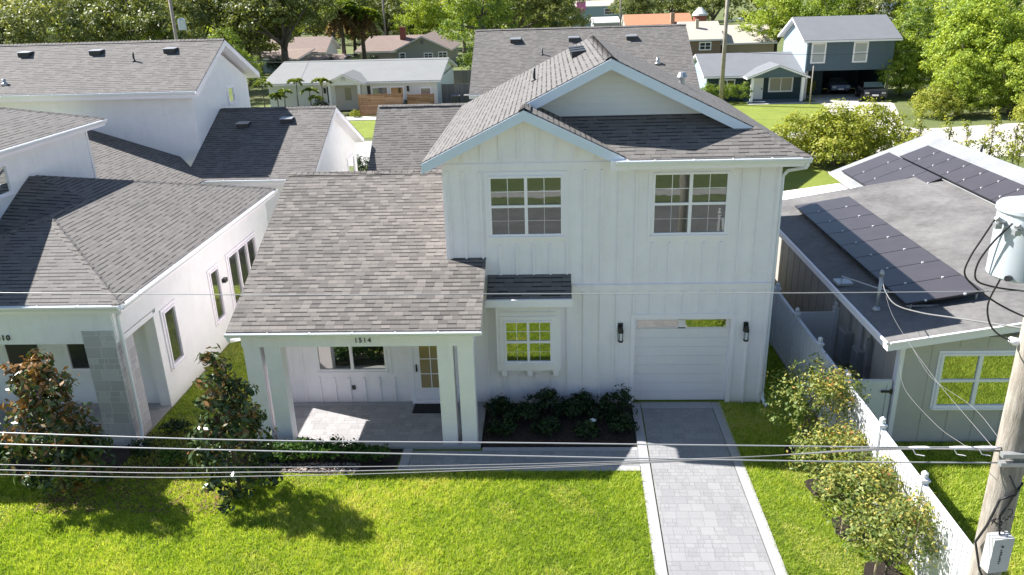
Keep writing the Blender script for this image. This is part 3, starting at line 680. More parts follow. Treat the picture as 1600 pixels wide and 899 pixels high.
# big two storey house behind (ridge along x)
B = thing('rear_townhouse', 'two storey white house with wide grey shingle roof behind the gable of house 1514', 'house', (0,30,0))
m = MB(); m.box(-5.95,5.55,24.9,35.2,0,5.2)
for x, d0, d1 in ((-5.95,-.1,0),(5.55,0,.1)): m.poly(((x,0,0),(0,1),(-1,0)), [(24.9,5.2),(35.2,5.2),(30,7.9)], d0, d1)
m.build('wall', STUCCO, B)
zt = lambda y: 8.2 - .54*abs(y-30)
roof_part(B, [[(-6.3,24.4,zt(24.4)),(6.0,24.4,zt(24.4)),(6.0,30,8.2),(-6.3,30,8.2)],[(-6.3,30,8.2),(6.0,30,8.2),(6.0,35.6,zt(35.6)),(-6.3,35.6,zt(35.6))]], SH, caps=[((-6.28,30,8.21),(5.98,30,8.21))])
gutter(B, (-6.3,24.4,zt(24.4)-.02), (6.0,24.4,zt(24.4)-.02))
for x in (-3.9,-.55,2.75): roof_vent(B, x, 28.9, zt(28.9), .54, 'y', 1, 1.2)
pipe_vent(B, -2.35, 27.6, zt(27.6)); pipe_vent(B, 4.0, 26.6, zt(26.6), .28, .09, STEEL)
for x0 in (-4.5,2.6): window(B, FR(0,24.9), x0, x0+1.5, 3.3, 4.5, 2, True, False, .08)

# ================================================================== HOUSE 1510
N_ = thing('white_neighbour_house', 'white stucco house number 1510 on the left with stone porch pillar and grey hip roofs', 'house', (-16,3,0))
X1 = -12.45
m = MB(); m.box(-24,X1,0.0,.15,0,3.55)
FX = ((X1,0,0),(0,1),(1,0))
m.ob(FX,.15,8.9,0,3.6,-.15,0); m.ob(FX,-.0,8.9,2.86,2.9,0,.012); m.ob(FX,-1.95,8.9,2.9,3.68,-.15,.02)
m.box(-24,X1-.02,8.75,8.9,0,3.5)
m.box(-24,X1,-1.98,-1.7,2.78,3.6)
m.ob(FX,-.14,.0,0,2.78,-.3,0.0)
m.box(-12.75,X1-.0,-1.7,-.14,2.72,2.86)
m.box(-24,X1-.0,-1.69,-.001,3.4,3.45)
m.build('wall', STUCCO, N_)
m = MB(); m.box(-13.25,X1-.03,-2.0,-1.2,.0,3.12); m.build('stone_pillar', STONE, N_)
m = MB(); m.box(-24,X1-.02,-2.1,-.001,-.05,.06); m.build('porch_floor', PORCHP, N_)
for i, c in enumerate('1510'): text_obj(c, .2, FR(0,-1.98), -15.46+.125*i, 2.90, DARKM, N_, name='house_digit')
window(N_, F0, -15.1, -14.35, 1.1, 2.1, 1, False, False, .07, GLASSD)
m = MB(); m.ob(F0,-16.75,-15.9,.06,2.3,0,.05); m.build('front_door', paint('dark_bronze_door',(.035,.033,.03),.5,.1), N_)
m = MB(); m.tube([(-15.55,-.1,2.3),(-15.55,-.1,2.12)], [.1,.07], 10); m.build('porch_lamp', DARKM, N_)
m = MB(); m.ob(F0,-14.55,-14.43,.45,.58,0,.03); m.build('outlet_box', VENT, N_)
window(N_, FX, .28, .98, 1.02, 2.64, 1, False, False, .09, GLASSD, d=.04)
window(N_, FX, 3.38, 4.05, .98, 2.64, 1, False, False, .09, GLASSD, d=.04)
window(N_, FX, 4.85, 7.35, .92, 2.66, 3, False, False, .09, GLASSD, d=.04)
m = MB(); m.ob(FX,4.25,4.45,2.0,2.12,0,.12); m.build('flood_light', DARKM, N_)
m = MB(); m.tube([(-12.2,-1.6,3.72),(-12.3,-1.7,3.55),(-12.40,-1.78,3.4),(-12.38,-1.85,.5),(-12.36,-1.95,.2),(-12.2,-2.4,.06)], .045, 8); m.build('downspout', GUT, N_)
px = .335
zR = lambda x: 3.85 + px*(-12.1-x)
zF1 = lambda y: 3.85 + px*(y+2.1)
zB1 = lambda y: 3.85 + px*(9.15-y)
zD = lambda y: 3.85 + .35*(y+.08)
xr_ = -12.1 - (5.03-3.85)/px          # low ridge x
yr0 = -2.1 + (5.03-3.85)/px
ztop = 5.62; xt = -12.1-(ztop-3.85)/px; yt = 9.15-(ztop-3.85)/px; yd = (ztop-3.85)/.35-.08
ymid = (5.03-3.85)/.35-.08
RP = [(-12.1,-2.1,3.85),(-12.1,9.15,3.85),(xt,yt,ztop),(xr_,ymid,5.03),(xr_,yr0,5.03)]
FP = [(-12.1,-2.1,3.85),(xr_,yr0,5.03),(2*xr_+12.1,-2.1,3.85)]
LP = [(xr_,yr0,5.03),(xr_,ymid,5.03),(-19.2,-.0,3.88),(2*xr_+12.1,-2.1,3.85)]
DP = [(xr_,ymid,5.03),(xt,yt,ztop),(-24,yt,ztop+.02),(-24,-.08,3.85),(-19.2,0,3.88)]
BP = [(-12.1,9.15,3.85),(xt,yt,ztop),(-24,yt,ztop+.02),(-24,9.15,3.85)]
roof_part(N_, [RP,FP,LP,DP,BP], SH, 'roof', caps=[((xr_,yr0,5.04),(-12.13,-2.07,3.86)),((xr_,ymid,5.04),(xr_,yr0,5.04)),((xr_,yr0,5.04),(2*xr_+12.2,-2.05,3.86)),((xt,yt,ztop+.01),(-12.12,9.13,3.86))])
gutter(N_, (-24,-2.1,3.83), (-12.1,-2.1,3.83)); gutter(N_, (-12.1,-2.1,3.83), (-12.1,9.15,3.83), out=(1,0))
roof_vent(N_, -17.0, 1.55, zD(1.55), .35, 'y', 1, 1.1, VENT)
# upper storey
FU = ((-17.6,0,0),(0,1),(1,0))
m = MB(); m.box(-26,-17.6,-1.5,7.3,3.6,6.62); m.ob(FU,7.2,7.3,4.0,6.6,0,.03); m.build('upper_wall', STUCCO, N_)
window(N_, FU, 1.7, 2.95, 5.35, 6.2, 1, False, False, .06)
zu = lambda x: 6.72 + .335*(-17.15-x)
roof_part(N_, [[(-17.15,-2.0,6.72),(-17.15,7.75,6.72),(-21.5,3.4,zu(-21.5)),(-21.5,2.4,zu(-21.5))],[(-17.15,7.75,6.72),(-26,7.75,6.72),(-26,3.4,zu(-21.5)),(-21.5,3.4,zu(-21.5))],[(-17.15,-2,6.72),(-21.5,2.4,zu(-21.5)),(-26,2.4,zu(-21.5)),(-26,-2,6.72)],[(-21.5,2.4,zu(-21.5)),(-21.5,3.4,zu(-21.5)),(-26,3.4,zu(-21.5)),(-26,2.4,zu(-21.5))]], SH, 'upper_roof', caps=[((-21.5,3.4,zu(-21.5)+.01),(-17.17,7.73,6.73))])
gutter(N_, (-17.15,-2,6.70), (-17.15,7.75,6.70), out=(1,0))
# ================================================================== REAR LEFT HOUSE
K = thing('white_rear_house', 'white two storey house with a right hand gable behind house number 1510', 'house', (-20,15,0))
m = MB(); m.box(-26.2,-16.3,12.9,19.1,0,6.9); m.poly(((-16.3,0,0),(0,1),(-1,0)), [(12.9,6.9),(19.1,6.9),(16,8.35)], 0, .1); m.poly(((-26.2,0,0),(0,1),(-1,0)), [(12.9,6.9),(19.1,6.9),(16,8.35)], -.1, 0)
m.box(-16.3,-11.6,11.4,19.8,0,3.6)
m.poly(((-11.6,0,0),(0,1),(-1,0)), [(11.4,3.6),(19.8,3.6),(15.6,5.65)], 0, .1); 
m.build('wall', STUCCO, K)
zk = lambda y: 8.78 - .47*abs(y-16)
roof_part(K, [[(-26.5,12.35,zk(12.35)),(-15.85,12.35,zk(12.35)),(-15.85,16,8.78),(-26.5,16,8.78)],[(-26.5,16,8.78),(-15.85,16,8.78),(-15.85,19.65,zk(19.65)),(-26.5,19.65,zk(19.65))]], SH, caps=[((-26.4,16,8.79),(-15.9,16,8.79))], trim=.24)
gutter(K, (-26.5,12.35,zk(12.35)-.02), (-15.85,12.35,zk(12.35)-.02))
for x in (-24.2,-21.1,-17.9): roof_vent(K, x, 15.2, zk(15.2), .47, 'y', 1, 1.0)
pipe_vent(K, -19.2, 14.5, zk(14.5)); pipe_vent(K, -24.0, 13.1, zk(13.1), .2, .07, STEEL)
window(K, ((-16.3,0,0),(0,1),(1,0)), 16.5, 17.25, 6.0, 6.7, 1, False, False, .06)
zk2 = lambda y: 5.92 - .47*abs(y-15.45)
roof_part(K, [[(-16.3,10.95,zk2(10.95)),(-11.2,10.95,zk2(10.95)),(-11.2,15.45,5.92),(-16.3,15.45,5.92)],[(-16.3,15.45,5.92),(-11.2,15.45,5.92),(-11.2,20,zk2(20)),(-16.3,20,zk2(20))]], SH, 'lower_roof', caps=[((-16.25,15.45,5.93),(-11.22,15.45,5.93))], trim=.22)
zS = lambda x: zk2(10.95)+.335*(-15.5-x)
roof_part(K, [[(-15.5,10.95,zk2(10.95)),(-17.2,12.88,zS(-17.2)),(-21,12.88,zS(-21)),(-21,7.4,zS(-21)),(-15.5,7.4,zk2(10.95))]], SH, 'link_roof')
gutter(K, (-15.6,10.95,zk2(10.95)-.02), (-11.2,10.95,zk2(10.95)-.02)); gutter(K, (-11.2,20,zk2(20)-.02), (-16,20,zk2(20)-.02), out=(0,1))
roof_vent(K, -13.1, 14.55, zk2(14.55), .47, 'y', 1, 1.0); roof_vent(K, -14.9, 14.3, zk2(14.3), .47, 'y', 1, 1.0)
window(K, ((-11.6,0,0),(0,1),(1,0)), 16.4, 17.1, 1.2, 2.8, 1, True, False, .06); window(K, ((-11.6,0,0),(0,1),(1,0)), 17.9, 19.2, 1.2, 3.1, 1, False, False, .06, glass('screen_glass', (.18,.16,.14), .06))
#@@ RIGHT
# ================================================================== RIGHT NEIGHBOUR
Q = thing('solar_neighbour_house', 'low taupe neighbour house on the right with solar panels across its flat and gabled roofs', 'house', (10,4,0))
za = lambda x: 2.8 + .163*(x-5.5)
m = MB(); F = FR(0,-1.95)
m.box(6.0,16,-1.95,-1.8,0,2.75); battens(m, F, 6.1, 15.9, .0, 2.72, .62, [(6.86,9.7,.86,2.5)], .03, .012)
m.build('front_wall', TAUPE, Q)
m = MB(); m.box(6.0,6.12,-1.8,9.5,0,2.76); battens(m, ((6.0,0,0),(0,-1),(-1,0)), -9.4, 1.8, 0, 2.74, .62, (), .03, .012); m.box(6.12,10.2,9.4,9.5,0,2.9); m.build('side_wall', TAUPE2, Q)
m = MB(); m.box(5.975,6.08,-1.99,-1.951,0,2.74); m.box(5.96,5.998,-1.95,-1.82,0,2.74); m.build('corner_board', TRIM, Q)
AR = [(5.5,-2.35,za(5.5)),(16,-2.35,za(16)),(16,4.2,za(16)),(11.7,4.2,za(11.7)),(11.7,9.7,za(11.7)),(5.5,9.7,za(5.5))]
roof_part(Q, [AR], FLATR, 'flat_roof', th=.03, trim=.17)
m = MB(); m.tube([(5.53,-2.38,za(5.5)+.01),(16,-2.38,za(16)+.01)], .035, 6); m.tube([(5.47,-2.38,2.81),(5.47,9.7,2.81)], .035, 6); m.build('roof_edge_flashing', TRIM, Q)
zh = lambda x: 3.0 + .4*(x-9.65) if x < 13.42 else 4.508-.4*(x-13.42)
m = MB(); m.box(10.0,16.8,4.25,13.7,0,3.0); m.poly(FR(0,13.7), [(10.0,3.0),(16.8,3.0),(13.42,4.32)], -.0, .1); m.build('main_wall', CREAM, Q)
WR = paint('white_roof_coating', (.235,.243,.25), .8, .22, scale=.9)
roof_part(Q, [[(9.65,4.3,3.0),(13.42,4.3,4.508),(13.42,14.05,4.508),(9.65,14.05,3.0)],[(13.42,4.3,4.508),(17.2,4.3,zh(17.2)),(17.2,14.05,zh(17.2)),(13.42,14.05,4.508)]], WR, 'main_roof', th=.03, trim=.16)
gutter(Q, (9.65,14.05,2.98), (9.65,9.8,2.98), out=(-1,0))
m = MB(); m.slab([(7.3,11.0,2.25),(9.95,11.0,2.6),(9.95,13.6,2.6),(7.3,13.6,2.25)], -.06, 0); m.box(7.4,7.5,11.1,11.2,0,2.2); m.box(7.4,7.5,13.4,13.5,0,2.2); m.build('patio_awning', WHITE, Q)
m = MB(); m.tube([(14.2,11.5,zh(14.2)-.05),(14.2,11.5,zh(14.2)+.25)], .05, 8); m.build('pipe_vent', VENT, Q, True)
def panel(parent, c0, c1, c2, c3, lift=.12):
    P = [Vector(c) for c in (c0,c1,c2,c3)]; cen = sum(P, Vector())/4; P = [cen+(q-cen)*.992 for q in P]
    n = (P[1]-P[0]).cross(P[3]-P[0]).normalized(); n = n if n.z > 0 else -n; P = [q+n*lift for q in P]
    m = MB(); m.prism([tuple(q-n*.04) for q in P], [tuple(q) for q in P]); o = m.build('solar_panel', PANELF, parent)
    m = MB(); I = [cen+n*lift+(q-cen-n*lift)*.978 for q in P]; m.prism([tuple(q+n*.001) for q in I], [tuple(q+n*.004) for q in I]); sub(m, 'panel_glass', PANELM, o)
    cl = MB(); a = P[0]+(P[1]-P[0])*.25; b = P[0]+(P[1]-P[0])*.75
    for i, q in enumerate((a, b)): cl.box(q.x-.025,q.x+.025,q.y-.025,q.y+.025,q.z-.01,q.z+.03)
    sub(cl, 'clamp', CLAMP, o); return o
zr1 = lambda x: 3.02 + .17*(x-6.45)
for i in range(8):
    y0 = -.9+i*1.131; y1 = y0+1.131; panel(Q, (6.45,y0,zr1(6.45)),(8.25,y0,zr1(8.25)),(8.25,y1,zr1(8.25)),(6.45,y1,zr1(6.45)), .14)
for y in (-.8,1.4,3.6,5.8,8.0):
    m = MB(); m.tube([(6.6,y,za(6.6)),(6.6,y,zr1(6.6)+.1)], .025, 6); m.tube([(8.1,y,za(8.1)),(8.1,y,zr1(8.1)+.1)], .025, 6); m.box(6.5,8.2,y-.02,y+.02,zr1(6.5)+.02,zr1(6.5)+.06); m.build('panel_rail', STEEL, Q)
for i in range(4):
    y0 = 8.75+i*1.14; panel(Q, (9.82,y0,zh(9.82)),(11.62,y0,zh(11.62)),(11.62,y0+1.14,zh(11.62)),(9.82,y0+1.14,zh(9.82)))
for i in range(7):
    y0 = 4.5+i*1.13; panel(Q, (11.66,y0,zh(11.66)),(12.68,y0,zh(12.68)),(12.68,y0+1.13,zh(12.68)),(11.66,y0+1.13,zh(11.66)))
m = MB(); m.tube([(5.92,-.55,2.8),(5.92,-.55,3.78)], .045, 8); m.tube([(5.92,-.55,3.76),(5.92,-.55,3.9)], [.075,.03], 8); m.tube([(5.92,-.55,2.86),(5.92,-.55,2.95)], [.14,.05], 10); m.build('service_mast', STEEL, Q, True)
m = MB(); m.tube([(5.7,1.3,2.9),(5.7,1.3,3.06),(6.2,.35,3.1),(6.45,.1,3.1)], .022, 6); m.box(5.55,5.95,1.1,1.5,2.86,2.93); m.build('conduit_bracket', STEEL, Q)
window(Q, F, 6.92, 9.6, .95, 2.36, 3, True, False, .06, GLASSB, fr=.06, d=.03)
for y0, y1, z0, z1, d, mm, nm in ((.75,1.25,.75,1.65,.22,STEEL,'meter_box'),(-.1,.35,.8,1.5,.18,STEEL,'electric_panel'),(-.55,-.3,1.0,2.0,.1,FENCEG,'conduit_box')):
    m = MB(); m.box(6.0-d,5.99,y0,y1,z0,z1); m.box(6.0-d-.02,6.0-d,y0+.04,y1-.04,z0+.04,z1-.04); m.tube([(5.94,(y0+y1)/2,z1),(5.94,(y0+y1)/2,2.7)], .03, 6); m.build(nm, mm, Q)
for y in (2.1,):
    m = MB(); m.tube([(5.93,y,.0),(5.93,y,2.7)], .03, 6); m.build('conduit', TAUPE, Q)
# ================================================================== WHITE VINYL FENCE
V = thing('vinyl_fence', 'long white vinyl privacy fence with pointed post caps and gate right of house 1514', 'fence', (4.73,0,0))
def post(parent, x, y, h=1.86, mat=VINYL):
    m = MB(); m.box(x-.065,x+.065,y-.065,y+.065,0,h); o = m.build('post', mat, parent)
    m = MB(); m.box(x-.085,x+.085,y-.085,y+.085,h,h+.04); m.tube([(x,y,h+.04),(x,y,h+.07),(x,y,h+.11),(x,y,h+.16),(x,y,h+.205)], [.07,.04,.065,.06,.005], 10); sub(m, 'cap', mat, o)
ys = [9.4,7.45,5.5,3.55,1.6,-.35,-2.32,-4.3,-6.23,-8.18,-10.1,-12.0]
for y in ys: post(V, 4.73, y)
for a, b in zip(ys[:-1], ys[1:]):
    m = MB(); lo, hi = b+.067, a-.067
    m.box(4.71,4.75,lo,hi,.08,1.7)
    n = 11
    for i in range(1, n): y = lo+(hi-lo)*i/n; m.box(4.696,4.764,y-.009,y+.009,.16,1.70)
    m.box(4.69,4.77,lo,hi,1.7,1.8); m.box(4.69,4.77,lo,hi,.04,.16); m.build('fence_panel', VINYL, V)
post(V, 5.93, 2.0)
m = MB(); m.box(4.83,5.9,1.98,2.02,.08,1.75); m.build('fence_panel', VINYL, V)
post(V, 4.86, -1.88, 1.72)
m = MB(); m.box(4.94,5.93,-1.9,-1.86,.1,1.62); m.box(4.94,5.93,-1.92,-1.84,1.52,1.64); m.box(4.94,5.93,-1.92,-1.84,.1,.22); m.box(5.83,5.93,-1.92,-1.84,.22,1.52); m.box(4.94,5.03,-1.92,-1.84,.22,1.52)
g = m.build('gate', VINYL, V)
for z in (.45,1.35):
    m = MB(); m.box(5.7,5.97,-1.945,-1.92,z-.02,z+.03); m.box(5.9,5.96,-1.95,-1.92,z-.05,z+.06); sub(m, 'hinge', DARKM, g)
m = MB(); m.box(4.95,5.05,-1.95,-1.92,.85,.95); sub(m, 'latch', DARKM, g)

# ================================================================== UTILITY POLE AND WIRES
U = thing('utility_pole', 'weathered wooden utility pole with grey transformer in the right front corner', 'utility pole', (3.06,-10.95,0))
m = MB(); m.tube([(3.09,-10.95,-.3),(3.08,-10.95,3),(3.06,-10.95,6),(3.03,-10.95,9.6)], [.185,.17,.155,.135], 20); m.build('pole', POLEW, U, True)
m = MB(); cx, cy = 2.69, -11.02; prof = [(7.62,.27),(7.64,.295),(8.28,.295),(8.30,.315),(8.34,.315),(8.37,.29),(8.42,.12)]
m.tube([(cx,cy,z) for z,_ in prof], [r for _,r in prof], 28); t_ = m.build('transformer', CAN, U)
t_.data.polygons.foreach_set('use_smooth', [True]*len(t_.data.polygons))
em = t_.modifiers.new('edge', 'EDGE_SPLIT'); em.split_angle = R(35)
for k, (dx, dy, dz) in enumerate(((-.30,-.08,8.2),(-.22,-.22,8.18),(-.06,-.31,8.14))):
    m = MB(); m.tube([(cx+dx*.9,cy+dy*.9,dz),(cx+dx*1.15,cy+dy*1.15,dz+.02),(cx+dx*1.3,cy+dy*1.3,dz+.06)], [.02,.035,.02], 8); m.box(cx+dx*1.2-.03,cx+dx*1.2+.03,cy+dy*1.2-.03,cy+dy*1.2+.03,dz-.05,dz); sub(m, 'bushing', STEEL, t_)
m = MB(); m.tube([(cx-.18,cy-.18,7.66),(cx-.26,cy-.26,7.68)], .03, 8); sub(m, 'drain_valve', DARKM, t_)
m = MB(); m.box(2.86,3.0,-11.0,-10.9,7.9,7.98); m.box(2.86,3.0,-11.0,-10.9,8.15,8.22); m.build('mounting_bracket', STEEL, U)
m = MB(); m.prism([(2.88,-11.30,4.10),(3.12,-11.26,4.10),(3.10,-11.13,4.10),(2.86,-11.17,4.10)], [(2.88,-11.30,4.56),(3.12,-11.26,4.56),(3.10,-11.13,4.56),(2.86,-11.17,4.56)])
c_ = m.build('cable_box', paint('grey_box_plastic', (.5,.5,.49), .5, .05), U)
FB = ((2.88,-11.30,0),(.986,.164),(.164,-.986))
for i in range(7):
    m = MB(); z = 4.22+i*.03; m.ob(FB,.10,.125 if i%3 else .115,z,z+.018,.001,.004); sub(m, 'marking', VENT, c_)
m = MB(); m.tube([(FB[0][0]+.11,-11.285,4.46),(FB[0][0]+.113,-11.292,4.46)], .014, 12); sub(m, 'marking', VENT, c_)
m = MB(); m.tube([(2.98,-11.2,4.56),(2.99,-11.12,4.75),(3.1,-11.14,5.1),(2.98,-11.14,5.3)], .012, 6); m.build('pole_conduit', CABLE, U, True)
m = MB(); m.tube([(3.2,-11.05,5.15),(3.08,-11.15,5.05),(2.95,-11.12,4.98),(2.90,-11.08,4.6),(2.86,-11.0,4.3),(2.9,-11.12,4.0),(3.05,-11.15,3.7)], .014, 6); m.build('ground_cable', CABLE, U, True)
rr = random.Random(4)
m = MB()
for k in range(7):
    a = [(2.96+rr.uniform(-.1,.1), -11.14+rr.uniform(-.04,.01), 4.75+rr.uniform(-.1,.15))]
    for j in range(5): a.append((a[-1][0]+rr.uniform(-.07,.07), a[-1][1]+rr.uniform(-.01,.01), a[-1][2]+rr.uniform(-.06,.06)))
    m.tube(a, .005, 5)
m.build('cable_bundle', CABLE, U, True)
m = MB(); m.box(2.86,3.24,-11.15,-11.08,5.42,5.47); m.box(2.86,3.24,-11.15,-11.08,5.53,5.58); m.build('wire_clamp', STEEL, U)
def wire(label, pts, r=.011, mat=None, name='power_line', cat='power line', sag=0):
    # smooth through points (Catmull-Rom)
    P = [Vector(p) for p in pts]; out = []
    if len(P) == 2:
        for i in range(25):
            t = i/24; q = P[0].lerp(P[1], t); q.z -= sag*4*t*(1-t); out.append(q)
    else:
        E_ = [P[0]*2-P[1]] + P + [P[-1]*2-P[-2]]
        for i in range(1, len(E_)-2):
            for k in range(8):
                t = k/8; a, b, c, d = E_[i-1], E_[i], E_[i+1], E_[i+2]
                out.append(.5*((2*b)+(-a+c)*t+(2*a-5*b+4*c-d)*t*t+(-a+3*b-3*c+d)*t**3))
        out.append(P[-1])
    m = MB(); m.tube([tuple(q) for q in out], r*.8, 6); o = m.build(name, mat or WIRE, None, True); return tag(o, label, cat)
W2 = paint('weathered_wire', (.26,.255,.25), .5, .1, .2)
W3 = paint('grey_sheathed_wire', (.20,.20,.20), .5, .1)
wire('topmost pale cable of the low bundle crossing the whole street front', [(-34,-11,7.4),(-20,-11,6.25),(-8.5,-11,5.80),(-5.47,-11,5.69),(-2.51,-11,5.65),(0,-11,5.61),(3.09,-11,5.58),(12,-11,5.62),(30,-11,6.4)], .011)
wire('second pale cable from the top of the low bundle crossing the lawn', [(-34,-11.02,7.3),(-20,-11.02,6.1),(-8.54,-11.02,5.66),(-2.52,-11.02,5.49),(3.13,-11.02,5.39),(12,-11.02,5.42),(30,-11.02,6.1)], .011)
wire('third thin grey line crossing low in front of the shrubs', [(-34,-10.95,6.6),(-20,-10.95,5.7),(-8.62,-10.95,5.33),(-5.5,-10.95,5.29),(-2.52,-10.95,5.33),(0,-10.95,5.42),(1.78,-10.95,5.52),(3.0,-11.0,5.54)], .007, W2)
wire('fourth line, thick and grey, dipping over the lawn edge', [(-34,-10.9,6.5),(-20,-10.9,5.6),(-8.64,-10.9,5.22),(-5.5,-10.9,5.19),(-2.52,-10.9,5.26),(0,-10.9,5.38),(1.78,-10.9,5.50),(3.0,-11.0,5.53)], .008, W2)
wire('lowest line of the bundle, sagging deepest across the lawn', [(-34,-10.85,6.4),(-20,-10.85,5.5),(-8.68,-10.85,5.12),(-5.5,-10.85,5.10),(-2.53,-10.85,5.20),(0,-10.85,5.34),(1.78,-10.85,5.48),(3.0,-11.0,5.52)], .007, W2)
wire('single thin wire crossing high over the porch roof and garage', [(-30,-11,8.1),(-8.03,-11,7.55),(-2.46,-11,7.47),(2.73,-11,7.44),(10,-11,7.5),(30,-11,8.1)], .006)
wire('outermost black cable looping down from the transformer bushing', [(2.33,-11.08,8.26),(2.27,-11.0,8.0),(2.22,-10.95,7.8),(2.22,-10.9,7.6),(2.35,-10.9,7.45),(2.6,-10.9,7.27),(2.84,-10.95,7.15),(3.0,-10.95,7.1)], .012, CABLE, 'drop_cable', 'cable')
wire('middle black cable looping from transformer towards the pole top', [(2.42,-11.2,8.22),(2.33,-11.1,8.0),(2.28,-11,7.75),(2.32,-10.95,7.55),(2.5,-10.95,7.47),(2.8,-10.95,7.42),(3.2,-10.95,7.38)], .012, CABLE, 'drop_cable', 'cable')
wire('longest black cable hanging from transformer down to a white splice', [(2.60,-11.36,8.16),(2.52,-11.2,7.95),(2.47,-11.1,7.6),(2.46,-11,7.3),(2.55,-10.95,7.05),(2.7,-10.92,6.9),(2.9,-10.9,6.81),(3.05,-10.95,6.78)], .012, CABLE, 'drop_cable', 'cable')
m = MB(); m.tube([(2.82,-10.9,6.85),(2.88,-10.9,6.82),(3.0,-10.9,6.79)], [.03,.045,.03], 10); m.build('splice_cover', TRIM, U, True)
wire('black service cable sagging from roof mast to the utility pole', [(5.92,-.58,3.78),(5.3,-2.2,4.05),(4.55,-4.4,4.6),(3.95,-6.6,5.35),(3.5,-8.6,6.1),(3.08,-10.9,6.95)], .014, W3, 'service_cable', 'cable')
wire('thin pale wire from the eave of the taupe house to the pole', [(6.0,-2.35,2.75),(4.9,-5.5,3.6),(3.8,-8.8,4.85),(3.0,-10.85,5.56)], .004, W2, 'service_cable', 'cable')
wire('thin slack wire from the roof mast down to the low cable clamp', [(5.92,-.6,3.7),(5.2,-3.0,3.75),(4.2,-6.8,4.35),(2.9,-10.9,5.5)], .004, W2, 'service_cable', 'cable')
wire('thin wire falling in front of the taupe corner board', [(5.98,-2.0,2.2),(4.8,-4.8,3.0),(3.5,-8.5,4.4),(2.6,-10.9,5.52)], .004, W2, 'service_cable', 'cable')
for i, x in enumerate((1.9,2.35,2.62)):
    m = MB(); m.tube([(x,-11,5.58),(x+.09,-11,5.575),(x+.2,-11,5.575),(x+.28,-11,5.57)], [.01,.019,.019,.01], 8)
    m.tube([(x+.05,-11,5.57),(x+.1,-11,5.49),(x+.2,-11,5.47)], .006, 5)
    tag(m.build('line_splice', TRIM), ('pale splice sleeve on the top cable, leftmost of three','pale splice sleeve on the top cable, middle of three','pale splice sleeve on the top cable, nearest the wooden pole')[i], 'splice', 'splices on the top cable')
#@@ PLANTS
# ================================================================== NEAR PLANTS
def plant(name, label, cat, loc, blobs, n, leaf, clump, mat, seed, stem_h=.3, stem_r=.02, per=30, group=None, tintz=None, aspect=.5, limbs=6, crown='foliage', trunk='stem', jit=.35, shell=.6):
    P, N, T, C = crown_pts(blobs, n, clump, seed, per, shell=shell)
    if tintz: T = np.clip(T*tintz[0] + (P[:,2]/tintz[2])*tintz[1] + tintz[3]*np.random.default_rng(seed).random(len(T)), 0, 1)
    o = bpy.data.objects.new(name, None); COL.objects.link(o); o.location = loc; tag(o, label, cat, group)
    me = leaves_mesh(crown, P, N, T, leaf, mat, aspect, seed); c = bpy.data.objects.new(crown, me); COL.objects.link(c); c.parent = o
    rng = np.random.default_rng(seed+5); m = MB(); m.tube([(0,0,-.05),(0,0,stem_h)], [stem_r*1.2, stem_r], 7)
    for q in C[rng.choice(len(C), min(limbs, len(C)), replace=False)]: limb(m, (0,0,stem_h*.7), q, stem_r*.6, stem_r*.2, rng)
    s = m.build(trunk, BARK, None, True); s.parent = o
    return o
plant('magnolia_tree', 'left magnolia with rusty brown leaves in front of the stone pillar of house 1510', 'tree', (-13.15,-4.05,0), [(0,0,.5,1.05,.95,.5),(.05,0,1.1,1.25,1.0,.6),(.05,0,1.8,1.0,.85,.7),(0,0,2.5,.75,.65,.65),(.0,0,3.15,.45,.4,.5),(.7,.1,1.25,.6,.5,.4)], 4200, .17, .22, LEAF_MAG, 21, 2.6, .04, 22, 'magnolia trees on the lawn edge', (.62,.28,3.6,.12), .45, 10, 'crown', 'trunk')
plant('magnolia_tree', 'right magnolia with darker glossy leaves between the two white houses', 'tree', (-9.0,-4.25,0), [(0,0,.45,.9,.8,.45),(0,0,1.05,1.0,.9,.55),(.05,0,1.8,.85,.75,.65),(.05,0,2.4,.65,.6,.55),(-.1,0,2.95,.42,.4,.45),(-.12,0,3.4,.22,.2,.3)], 3600, .16, .2, LEAF_MAG, 22, 2.6, .04, 22, 'magnolia trees on the lawn edge', (.6,.22,3.6,.08), .45, 10, 'crown', 'trunk')
CR = [((3.9,-2.5),2.45,1.3,'crape myrtle nearest the white gate, tallest and palest of the row'),((3.9,-3.95),1.65,1.0,'second crape myrtle from the gate beside the white fence'),((4.0,-5.3),1.75,1.05,'third crape myrtle from the gate, leaning on the white fence'),((4.1,-6.7),1.9,1.1,'crape myrtle nearest the camera beside the white fence')]
for i, ((x, y), h, r, lab) in enumerate(CR):
    plant('crape_myrtle', lab, 'shrub', (x,y,0), [(0,0,h*.62,r*.8,r*.8,h*.36),(r*.45,.1,h*.6,r*.5,r*.5,h*.3),(-r*.35,-.1,h*.5,r*.5,r*.5,h*.28),(.1,-.3,h*.78,r*.4,r*.4,h*.25)], 4000, .082, .22, LEAF_CRAPE, 30+i, .45, .025, 16, 'crape myrtles along the white fence', (.6,.25,h,.2), .5, 14)
    m = MB(); m.tube([(x-.28,y-.15,0),(x-.26,y-.12,.85)], .022, 6); tag(m.build('plant_stake', paint('stake_wood%d' % i, (.34,.27,.19), .8, .15)), 'wooden stake at the foot of the ' + ('crape myrtle nearest the gate','second crape myrtle from the gate','third crape myrtle from the gate','crape myrtle nearest the camera')[i], 'stake', 'stakes beside the crape myrtles')
    struct(polysheet('mulch_ring', [(x+.42*math.cos(a)*(1+.15*math.sin(3*a+i)), y+.42*math.sin(a)*(1+.12*math.cos(2*a+i))) for a in [k*math.pi/9 for k in range(18)]], .052, MULCH))
